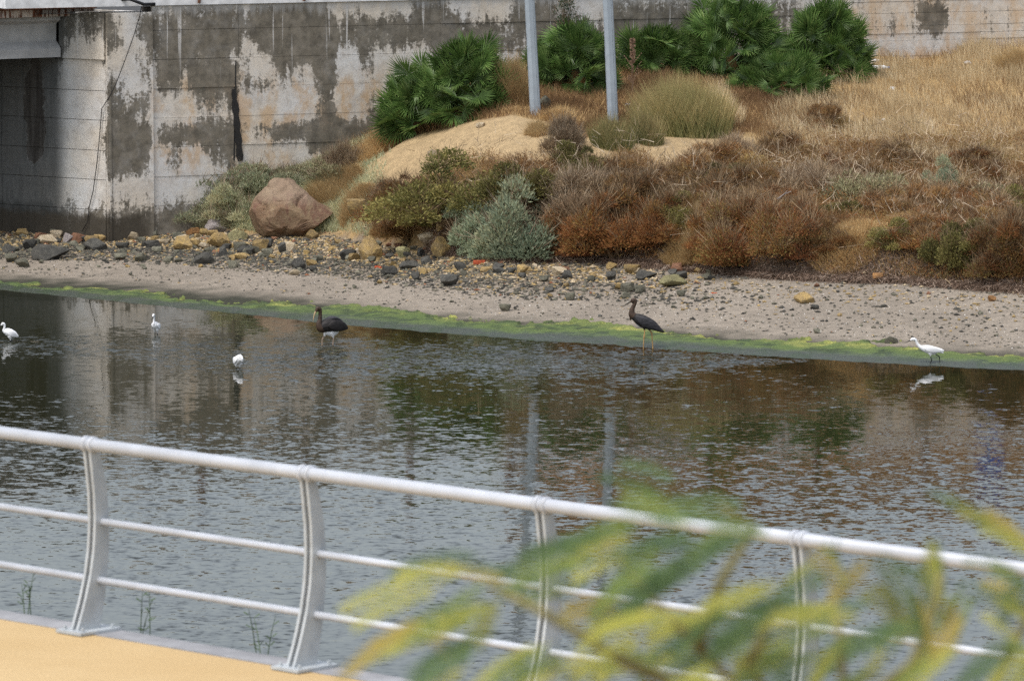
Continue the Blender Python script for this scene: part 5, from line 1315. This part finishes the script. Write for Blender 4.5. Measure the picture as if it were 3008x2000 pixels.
# ------------------------------------------------------------------ BIRDS
def bird(name, label, cat, loc, rotz, chains, mats, wings, eyes, group=None, voxel=.0065, scale=1.0):
    """chains: (material index, points (x, y, z), radii, lateral factor); local frame: the bird looks along -X.  One fused body."""
    t = thing(name, label, cat, loc, rotz, group); t.scale = (scale,) * 3
    mb = MB(); cs = []
    for mi, pts, rad, lat in chains:
        pts = [Vector(p) for p in pts]
        # smooth the spine
        P = []; R = []
        n = len(pts)
        for i in range(n - 1):
            p0, p1, p2, p3 = pts[max(i - 1, 0)], pts[i], pts[i + 1], pts[min(i + 2, n - 1)]
            for q in range(5):
                u = q / 5; P.append(.5 * ((2 * p1) + (p2 - p0) * u + (2 * p0 - 5 * p1 + 4 * p2 - p3) * u * u + (3 * p1 - p0 - 3 * p2 + p3) * u ** 3)); R.append(rad[i] * (1 - u) + rad[i + 1] * u)
        P.append(pts[-1]); R.append(rad[-1])
        mb.tube(P, R, 12, lat=lat, side=(0, 1, 0.001)); cs.append((mi, np.array([p[:] for p in P]), np.array(R)))
    tmp = bpy.data.meshes.new('tmp'); tmp.from_pydata(mb.v, [], mb.f)
    ob = bpy.data.objects.new('tmp', tmp); COL.objects.link(ob)
    m = ob.modifiers.new('r', 'REMESH'); m.mode = 'VOXEL'; m.voxel_size = voxel; m.use_smooth_shade = True
    sm = ob.modifiers.new('s', 'SMOOTH'); sm.factor = .5; sm.iterations = 2
    dg = bpy.context.evaluated_depsgraph_get(); me = bpy.data.meshes.new_from_object(ob.evaluated_get(dg)); me.name = 'body'
    bpy.data.objects.remove(ob); bpy.data.meshes.remove(tmp)
    nf = len(me.polygons); C = np.empty(nf * 3, np.float32); me.polygons.foreach_get('center', C); C = C.reshape(-1, 3)
    best = np.full(nf, 9.0); idx = np.zeros(nf, np.int32)
    for mi, P, R in cs:
        d = (np.linalg.norm(C[:, None, :] - P[None], axis=2) - R[None] * 1.0).min(1)
        u = d < best; best[u] = d[u]; idx[u] = mi
    me.materials.clear()
    for q in mats: me.materials.append(q)
    me.polygons.foreach_set('material_index', idx); me.polygons.foreach_set('use_smooth', np.ones(nf, bool))
    link_mesh('body', me, None, t)
    for mi, pts, rad, lat in wings:
        mb = MB(); mb.tube(pts, rad, 14, lat=lat, side=(0, 1, 0.001)); w_ = mb.build('wing', mats[mi], t, True, world=False)
        ss = w_.modifiers.new('s', 'SUBSURF'); ss.levels = 1; ss.render_levels = 2
    for (c, r_) in eyes:
        mb = MB(); c = Vector(c); mb.tube([c + Vector((0, -r_ * .5, 0)), c + Vector((0, r_ * .5, 0))], r_, 8); mb.build('eye', M_eye, t, world=False)
    return t
M_eye = simple('bird_eye', (.01, .01, .01), .2, .6)
def plumage(name, c1, c2, sc=(14, 40, 40)):
    g = NG(name, .6, .35); n = g.noise(g.vmath('MULTIPLY', g.obj(), sc), 1.0, 4, .6); g.col(g.mix(g.step(n, .35, .65), c1, c2)); g.bump(n, .3, .01); return g.m
M_blk = plumage('black_plumage', (.013, .011, .011), (.030, .025, .023)); M_brn = plumage('brown_plumage', (.042, .025, .016), (.075, .045, .028))
M_wing = plumage('dark_wing', (.016, .015, .017), (.046, .044, .050), (8, 50, 60)); M_wht = plumage('white_plumage', (.80, .80, .80), (.86, .86, .86))
M_leg = simple('orange_leg', (.44, .27, .11), .6, .3, var=.3, scale=30); M_bill = simple('grey_bill', (.10, .085, .065), .5, .4, var=.2, scale=20); M_pinkleg = simple('pale_leg', (.38, .28, .20), .6, .3); M_blackleg = simple('black_leg', (.012, .014, .013), .5, .4); M_bill2 = simple('tan_bill', (.50, .36, .20), .5, .4)
S1 = [M_blk, M_brn, M_leg, M_bill, M_wht, M_wing]
def s1(x, y, o=0.0): return ((x - 830) / 1140, o, (1272 - y) / 1140)
# standing stork, in profile
p1 = on_z(1905, 1024, 0)
bird('black_stork', 'dark brown stork standing in profile at the algae edge, bill lowered', 'stork', (p1[0], p1[1], 0), -.06, [
  (1, [s1(470, 300), s1(505, 255), s1(545, 265), s1(535, 330), s1(500, 400), s1(478, 470), s1(482, 545), s1(540, 605)], [.030, .050, .040, .036, .040, .050, .064, .072], .85),
  (1, [s1(462, 560), s1(455, 620), s1(440, 682)], [.050, .030, .006], .8),
  (0, [s1(500, 600), s1(590, 630), s1(700, 690), s1(820, 740), s1(920, 780), s1(1000, 830), s1(1080, 880), s1(1165, 922)], [.050, .095, .118, .112, .090, .066, .040, .012], .82),
  (4, [s1(560, 690), s1(640, 760), s1(720, 800)], [.030, .048, .03], .8),
  (3, [s1(480, 265), s1(420, 295), s1(330, 355), s1(250, 408)], [.026, .020, .012, .004], .8),
  (0, [s1(740, 780, -.05), s1(748, 850, -.05)], [.055, .022], 1), (0, [s1(820, 790, .05), s1(845, 880, .05)], [.055, .022], 1),
  (2, [s1(746, 840, -.05), s1(748, 930, -.05), s1(738, 1030, -.05), s1(735, 1060, -.05), s1(728, 1180, -.05), s1(722, 1330, -.05)], [.014, .0115, .0165, .0125, .011, .012], 1),
  (2, [s1(845, 870, .05), s1(890, 945, .05), s1(898, 965, .05), s1(905, 1080, .05), s1(915, 1200, .05), s1(922, 1330, .05)], [.015, .0165, .016, .0115, .0125, .014], 1)],
  S1, [(5, [s1(560, 600, -.072), s1(650, 640, -.088), s1(780, 705, -.090), s1(900, 775, -.07), s1(1000, 835, -.048), s1(1110, 895, -.02)], [.02, .072, .092, .080, .055, .010], .28),
       (5, [s1(560, 600, .072), s1(650, 640, .088), s1(780, 705, .090), s1(900, 775, .07), s1(1000, 835, .048), s1(1110, 895, .02)], [.02, .072, .092, .080, .055, .010], .28)],
  [(s1(462, 245, -.038), .007), (s1(462, 245, .038), .007)])
# wading stork turned towards the camera
p2 = on_z(970, 1012, 0)
bird('black_stork', 'black stork with white belly wading, turned towards the camera with bill pointing down', 'stork', (p2[0], p2[1], 0), .62, [
  (1, [(-.310, 0, .640), (-.275, 0, .688), (-.230, 0, .665), (-.220, 0, .58), (-.228, 0, .48), (-.245, 0, .40), (-.210, 0, .33), (-.12, 0, .32)], [.026, .046, .042, .036, .042, .060, .088, .09], .85),
  (0, [(-.22, 0, .34), (-.12, 0, .355), (0, 0, .365), (.11, 0, .355), (.22, 0, .345), (.30, 0, .32), (.36, 0, .30)], [.07, .125, .145, .138, .105, .065, .02], .88),
  (4, [(-.10, 0, .255), (.0, 0, .235), (.10, 0, .235), (.18, 0, .25)], [.06, .085, .075, .03], .8),
  (3, [(-.295, 0, .665), (-.340, 0, .600), (-.365, 0, .53), (-.380, 0, .455)], [.024, .018, .011, .004], .8),
  (4, [(.01, -.055, .22), (.03, -.055, .14)], [.05, .018], 1), (4, [(-.06, .055, .22), (-.09, .055, .16)], [.045, .018], 1),
  (2, [(.03, -.055, .16), (.035, -.055, .10), (.025, -.055, .04), (.02, -.055, -.06)], [.013, .0155, .011, .012], 1),
  (2, [(-.085, .055, .18), (-.13, .055, .11), (-.14, .055, .09), (-.145, .055, -.06)], [.014, .017, .015, .012], 1)],
  [M_blk, M_brn, M_pinkleg, M_bill2, M_wht, M_wing],
  [(0, [(-.13, -.115, .37), (-.03, -.132, .37), (.10, -.126, .36), (.22, -.10, .335), (.33, -.05, .30), (.39, -.02, .285)], [.02, .095, .115, .095, .05, .01], .26),
   (5, [(-.13, .115, .38), (-.03, .132, .39), (.10, .126, .38), (.22, .10, .35), (.33, .05, .31), (.39, .02, .29)], [.02, .095, .115, .095, .05, .01], .26),
   (5, [(-.10, 0, .475), (.0, 0, .495), (.10, 0, .488), (.20, 0, .45), (.28, 0, .40)], [.02, .04, .045, .035, .01], 2.0)],
  [((-.293, -.040, .695), .007), ((-.293, .040, .695), .007)], voxel=.006)
EG = [M_wht, M_blackleg]
def e1(x, y, o=0.0): return ((x - 900) / 1140, o, (766 - y) / 1140)
p3 = on_z(2746, 1070, 0)
bird('little_egret', 'white egret walking along the waterline at the right, neck stretched forward', 'egret', (p3[0], p3[1], 0), 0.05, [
  (0, [e1(405, 262), e1(445, 245), e1(495, 258), e1(522, 310), e1(550, 360), e1(600, 408), e1(660, 430)], [.018, .032, .026, .023, .026, .036, .05], .8),
  (0, [e1(600, 410), e1(680, 435), e1(760, 455), e1(850, 475), e1(940, 475), e1(1020, 478), e1(1090, 490)], [.032, .062, .078, .076, .055, .034, .012], .8),
  (0, [e1(840, 520, .0), e1(900, 560, .02)], [.05, .018], .9), (0, [e1(790, 520, -.02), e1(808, 580, -.03)], [.04, .012], .9),
  (0, [e1(960, 490), e1(1030, 515), e1(1078, 532)], [.025, .02, .008], .9),
  (1, [e1(425, 250), e1(340, 292), e1(272, 325)], [.014, .0085, .003], .9),
  (1, [e1(806, 575, -.03), e1(815, 620, -.03), e1(828, 680, -.03), e1(805, 725, -.03), e1(788, 800, -.03)], [.0085, .0085, .010, .008, .008], 1),
  (1, [e1(900, 560, .03), e1(960, 585, .03), e1(995, 612, .03), e1(1003, 690, .03), e1(1013, 800, .03)], [.009, .0095, .010, .008, .008], 1)],
  EG, [(0, [e1(660, 425, -.05), e1(760, 445, -.062), e1(870, 465, -.055), e1(980, 480, -.03), e1(1070, 492, -.012)], [.015, .052, .055, .034, .008], .25),
       (0, [e1(660, 425, .05), e1(760, 445, .062), e1(870, 465, .055), e1(980, 480, .03), e1(1070, 492, .012)], [.015, .052, .055, .034, .008], .25)],
  [(e1(425, 242, -.022), .004), (e1(425, 242, .022), .004)], voxel=.005)
def egret_up(label, x, y, rot, neck, sc=1.0):
    p = on_z(x, y, 0)
    return bird('little_egret', label, 'egret', (p[0], p[1], 0), rot, [
      (0, neck, [.017, .029, .024, .020, .022, .030, .045], .85),
      (0, [(-.10, 0, .20), (-.055, 0, .185), (.01, 0, .155), (.07, 0, .13), (.12, 0, .105), (.155, 0, .085)], [.045, .072, .080, .066, .040, .012], .85),
      (0, [(-.01, -.03, .10), (.0, -.03, .045)], [.045, .014], .9), (0, [(.02, .03, .10), (.025, .03, .05)], [.045, .014], .9),
      (1, [neck[0], (neck[0][0] - .055, 0, neck[0][2] - .05), (neck[0][0] - .085, 0, neck[0][2] - .085)], [.011, .007, .003], .9),
      (1, [(.0, -.03, .06), (.0, -.03, -.05)], [.009, .008], 1), (1, [(.025, .03, .06), (.02, .03, -.05)], [.009, .008], 1)],
      EG, [(0, [(-.08, -.055, .19), (-.02, -.072, .17), (.04, -.066, .145), (.10, -.045, .115), (.15, -.02, .085)], [.015, .055, .06, .035, .008], .25),
           (0, [(-.08, .055, .19), (-.02, .072, .17), (.04, .066, .145), (.10, .045, .115), (.15, .02, .085)], [.015, .055, .06, .035, .008], .25)],
      [((neck[1][0] - .015, -.024, neck[1][2] + .008), .004), ((neck[1][0] - .015, .024, neck[1][2] + .008), .004)], voxel=.005, scale=sc)
egret_up('white egret at the left picture edge with upright neck', 30, 1003, .25, [(-.16, 0, .315), (-.135, 0, .335), (-.11, 0, .325), (-.105, 0, .28), (-.115, 0, .235), (-.115, 0, .20), (-.07, 0, .17)])
egret_up('white egret wading alone, facing the camera with its neck straight up', 458, 982, 1.25, [(-.14, 0, .355), (-.115, 0, .375), (-.09, 0, .365), (-.085, 0, .31), (-.09, 0, .255), (-.10, 0, .205), (-.06, 0, .17)])
egret_up('white egret hunched over with its head tucked down, nearest to the railing', 700, 1084, 2.05, [(-.150, 0, .150), (-.150, 0, .185), (-.135, 0, .215), (-.11, 0, .235), (-.08, 0, .24), (-.06, 0, .225), (-.03, 0, .19)], 1.05)

# ------------------------------------------------------------------ FOREGROUND: young tree beside the camera (out of focus)
MT_leaf = {'y': foliage('yellow_leaflet', (.24, .27, .05), (.36, .38, .075), (.47, .43, .10), .4, .6, .15),
           'g': foliage('green_leaflet', (.09, .15, .04), (.16, .225, .055), (.24, .29, .07), .4, .6, .15),
           'd': foliage('deep_green_leaflet', (.045, .090, .035), (.080, .140, .05), (.13, .19, .065), .35, .6, .15),
           'o': foliage('orange_leaflet', (.33, .25, .06), (.38, .30, .07), (.38, .33, .08), .4, .6, .15)}
M_bark = simple('twig_bark', (.25, .22, .09), .9, .1, var=.3, scale=40)
def pinnate(seed, mat):
    """feathery leaf, 1 unit long along +X"""
    r = np.random.default_rng(seed); n = 16; V = []; F = []; tint = []
    ts = np.linspace(.12, .98, n)
    def mid(t): return np.array((t, .05 * math.sin(3 * t + seed), -.16 * t * t))
    for i in range(6):
        a, b = mid(i / 6), mid((i + 1) / 6); o = len(V); V += [a + (0, .006, 0), a - (0, .006, 0), b - (0, .006, 0), b + (0, .006, 0)]; F.append((o, o + 1, o + 2, o + 3)); tint.append(.9)
    for t in ts:
        L = .165 * (1 - .55 * abs(t - .42)) * r.uniform(.9, 1.1)
        for sd in (-1, 1):
            d = np.array((.72, sd * .62, r.uniform(-.25, .12))); d /= np.linalg.norm(d); q = np.cross(d, (0, 0, 1)); q /= np.linalg.norm(q); q = q + np.array((0, 0, r.uniform(-.4, .4)))
            p = mid(t); o = len(V); w = .0150
            V += [p, p + d * L * .35 + q * w, p + d * L * .75 + q * w * .8, p + d * L, p + d * L * .75 - q * w * .8, p + d * L * .35 - q * w]
            F += [(o, o + 1, o + 2, o + 3), (o, o + 3, o + 4, o + 5)]; tt = np.clip(r.normal(.5, .22), 0, 1); tint += [tt, tt]
    return np_mesh('leaf', np.array(V), np.array(F), [mat], None, {'tint': np.array(tint)})
PIN = {k: [pinnate(900 + i, MT_leaf[k]) for i in range(3)] for k in MT_leaf}
DT = 7.0
tree = thing('young_tree', 'out-of-focus yellow-green feathery tree top in the right foreground', 'tree', (1.75, 7.6, ZD))
TR = Vector((1.75, 7.6, ZD))
def fpix(x, y, d): q = ray(x, y); return Vector((0, 0, HC)) + Vector(q) * d
mb = MB(); tk = [TR + Vector((0, 0, -.1)), TR + Vector((-.05, 0, 1.5)), TR + Vector((-.2, -.1, 2.8)), fpix(2500, 2500, 7.2)]; mb.tube(tk, [.06, .05, .036, .022], 9); mb.build('trunk', M_bark, tree, True)
# (tip x, tip y, base x, base y, colour)
LV = [(1030, 1768, 1250, 1665, 'y'), (1150, 1690, 1390, 1650, 'y'), (1300, 1655, 1500, 1690, 'o'),
 (1045, 1935, 1260, 1815, 'o'), (1190, 1850, 1420, 1745, 'g'), (1130, 1900, 1380, 1790, 'y'),
 (1300, 1830, 1440, 1760, 'y'), (1390, 1900, 1470, 1740, 'y'), (1250, 1960, 1450, 1830, 'd'), (1270, 1885, 1330, 1960, 'o'),
 (1180, 2030, 1420, 1905, 'd'), (1400, 2010, 1600, 1880, 'y'),
 (1480, 1690, 1660, 1590, 'd'), (1500, 1730, 1720, 1640, 'g'), (1560, 1620, 1760, 1545, 'd'), (1600, 1610, 1790, 1570, 'd'),
 (1795, 1395, 1960, 1470, 'd'), (1880, 1420, 2080, 1490, 'g'), (1990, 1450, 2200, 1500, 'd'), (1850, 1480, 2040, 1540, 'y'),
 (1700, 1580, 1900, 1540, 'g'), (1690, 1690, 1880, 1600, 'y'), (1740, 1740, 1960, 1620, 'g'), (1830, 1610, 2050, 1560, 'd'),
 (1900, 1740, 2080, 1590, 'd'), (1850, 1790, 2030, 1680, 'd'), (2020, 1600, 2200, 1530, 'g'), (2060, 1650, 2200, 1560, 'd'),
 (2100, 1500, 2240, 1540, 'g'), (1640, 1790, 1830, 1740, 'o'), (1720, 1850, 1920, 1770, 'y'), (1780, 1830, 1990, 1790, 'y'),
 (1750, 1990, 1900, 1870, 'y'), (1830, 1950, 2060, 1880, 'g'), (1960, 1900, 2150, 1790, 'd'), (1900, 1860, 2120, 1800, 'y'),
 (2030, 1960, 2230, 1830, 'd'), (2120, 1870, 2320, 1760, 'd'), (2070, 1790, 2280, 1720, 'y'), (2150, 1960, 2330, 1840, 'y'), (2170, 2010, 2290, 1900, 'g'),
 (2330, 1740, 2430, 1660, 'd'), (2400, 1640, 2480, 1760, 'o'), (2510, 1660, 2430, 1790, 'o'), (2330, 1800, 2530, 1790, 'y'), (2270, 1900, 2480, 1840, 'g'), (2240, 1830, 2430, 1790, 'y'),
 (2380, 2000, 2500, 1860, 'y'), (2460, 1930, 2660, 1850, 'd'), (2560, 1900, 2690, 1830, 'y'), (2590, 1740, 2680, 1880, 'y'), (2640, 1700, 2690, 1860, 'g'), (2700, 1790, 2740, 1940, 'o'),
 (2740, 1640, 2760, 1780, 'y'), (2760, 1640, 2740, 1830, 'g'), (2640, 1660, 2720, 1730, 'd'), (2800, 1800, 2760, 1940, 'o'), (2830, 1760, 2800, 1900, 'g'),
 (2815, 1470, 2960, 1560, 'y'), (2880, 1510, 3040, 1610, 'y'), (2850, 1500, 3010, 1590, 'o'), (2880, 1700, 3010, 1760, 'o'), (2900, 1660, 3040, 1720, 'g'), (2930, 1760, 3060, 1850, 'y'), (2960, 1870, 3060, 1960, 'g'),
 (2700, 2000, 2830, 1890, 'y'), (2850, 1980, 2990, 1890, 'd'), (2600, 2020, 2760, 1940, 'g'), (2480, 2030, 2600, 1940, 'y'), (2930, 2040, 3040, 1930, 'y'), (2970, 1800, 3060, 1700, 'd'),
 (1500, 2010, 1680, 1930, 'g'), (1620, 2030, 1790, 1940, 'y'), (1940, 2030, 2120, 1950, 'y'), (2250, 2050, 2400, 1960, 'd')]
rf_ = random.Random(77)
stems = [[(2500, 2500), (2300, 2150), (2050, 1900), (1900, 1740), (1780, 1590)], [(2300, 2150), (1850, 1950), (1600, 1800), (1440, 1720)], [(2050, 1900), (2120, 1700), (2220, 1545), (2120, 1490)],
         [(2500, 2500), (2480, 2100), (2470, 1880), (2440, 1740)], [(2480, 2100), (2680, 1950), (2740, 1800), (2765, 1680)], [(2500, 2500), (2850, 2150), (3000, 1850), (3080, 1650), (3040, 1600)], [(2300, 2150), (2200, 1950), (2290, 1760)]]
for s_ in stems:
    mb = MB(); mb.tube([fpix(x, y, 7.15 if y > 2000 else 7.0 + .1 * math.sin(x)) for x, y in s_], [max(.0028, .009 - .0016 * i) for i in range(len(s_))], 6); mb.build('branch', M_bark, tree, True)
for tx, ty, bx, by, c in LV:
    for rep in range(3 if tx > 1700 and ty > 1600 else 2):
        d = DT + rf_.uniform(-.35, .45)
        j = 0 if rep == 0 else rf_.uniform(-48, 48); j2 = 0 if rep == 0 else rf_.uniform(-48, 48)
        A = fpix(bx + j, by + j2, d); B = fpix(tx + j, ty + j2, d + rf_.uniform(-.10, .10))
        X_ = (B - A); L = X_.length; X_.normalize()
        up = Vector((rf_.uniform(-.5, .5), -.75, .6)); Zv_ = (up - X_ * up.dot(X_)).normalized(); Yv_ = Zv_.cross(X_)
        M = Matrix((X_, Yv_, Zv_)).transposed().to_4x4(); M = M @ Matrix.Diagonal((L * 1.08, L * 1.15, L, 1)); M.translation = A - TR
        cc = c if rep == 0 or rf_.random() < .6 else rf_.choice('ygd')
        o = bpy.data.objects.new('leaf', PIN[cc][rf_.randrange(3)]); COL.objects.link(o); o.parent = tree; o.matrix_basis = M
# weeds growing behind the kerb
for (x, y, hh, lab) in ((430, 1860, 170, 'blurred thin green weed behind the kerb, between first and second railing post'), (765, 1925, 150, 'blurred thin green weed behind the kerb at the second railing post'), (75, 1790, 120, 'blurred thin green weed behind the kerb at the left edge')):
    n_ = (y + 725) / FPX; Yk = 34.0; base = fpix(x, y + 30, Yk); mb = MB()
    for k in range(3):
        tipx = x + rf_.uniform(-50, 60); tp = fpix(tipx, y - hh * rf_.uniform(.4, 1), Yk + rf_.uniform(-.2, .2)); q = base + Vector((rf_.uniform(-.05, .05), rf_.uniform(-.05, .05), 0)); m_ = q.lerp(tp, .55) + Vector((0, 0, .03)); mb.tube([q, m_, tp], [.003, .0025, .001], 4)
        for e in range(5):
            u = rf_.uniform(.3, 1); c = q.lerp(tp, u); dd = Vector((rf_.uniform(-1, 1), rf_.uniform(-.3, .3), .5)).normalized(); mb.box(c + dd * .025, dd * .018, dd.orthogonal().normalized() * .003, (0, .002, 0))
    o = mb.build('weed', MT_leaf['g']); _props(o, lab, 'weed')
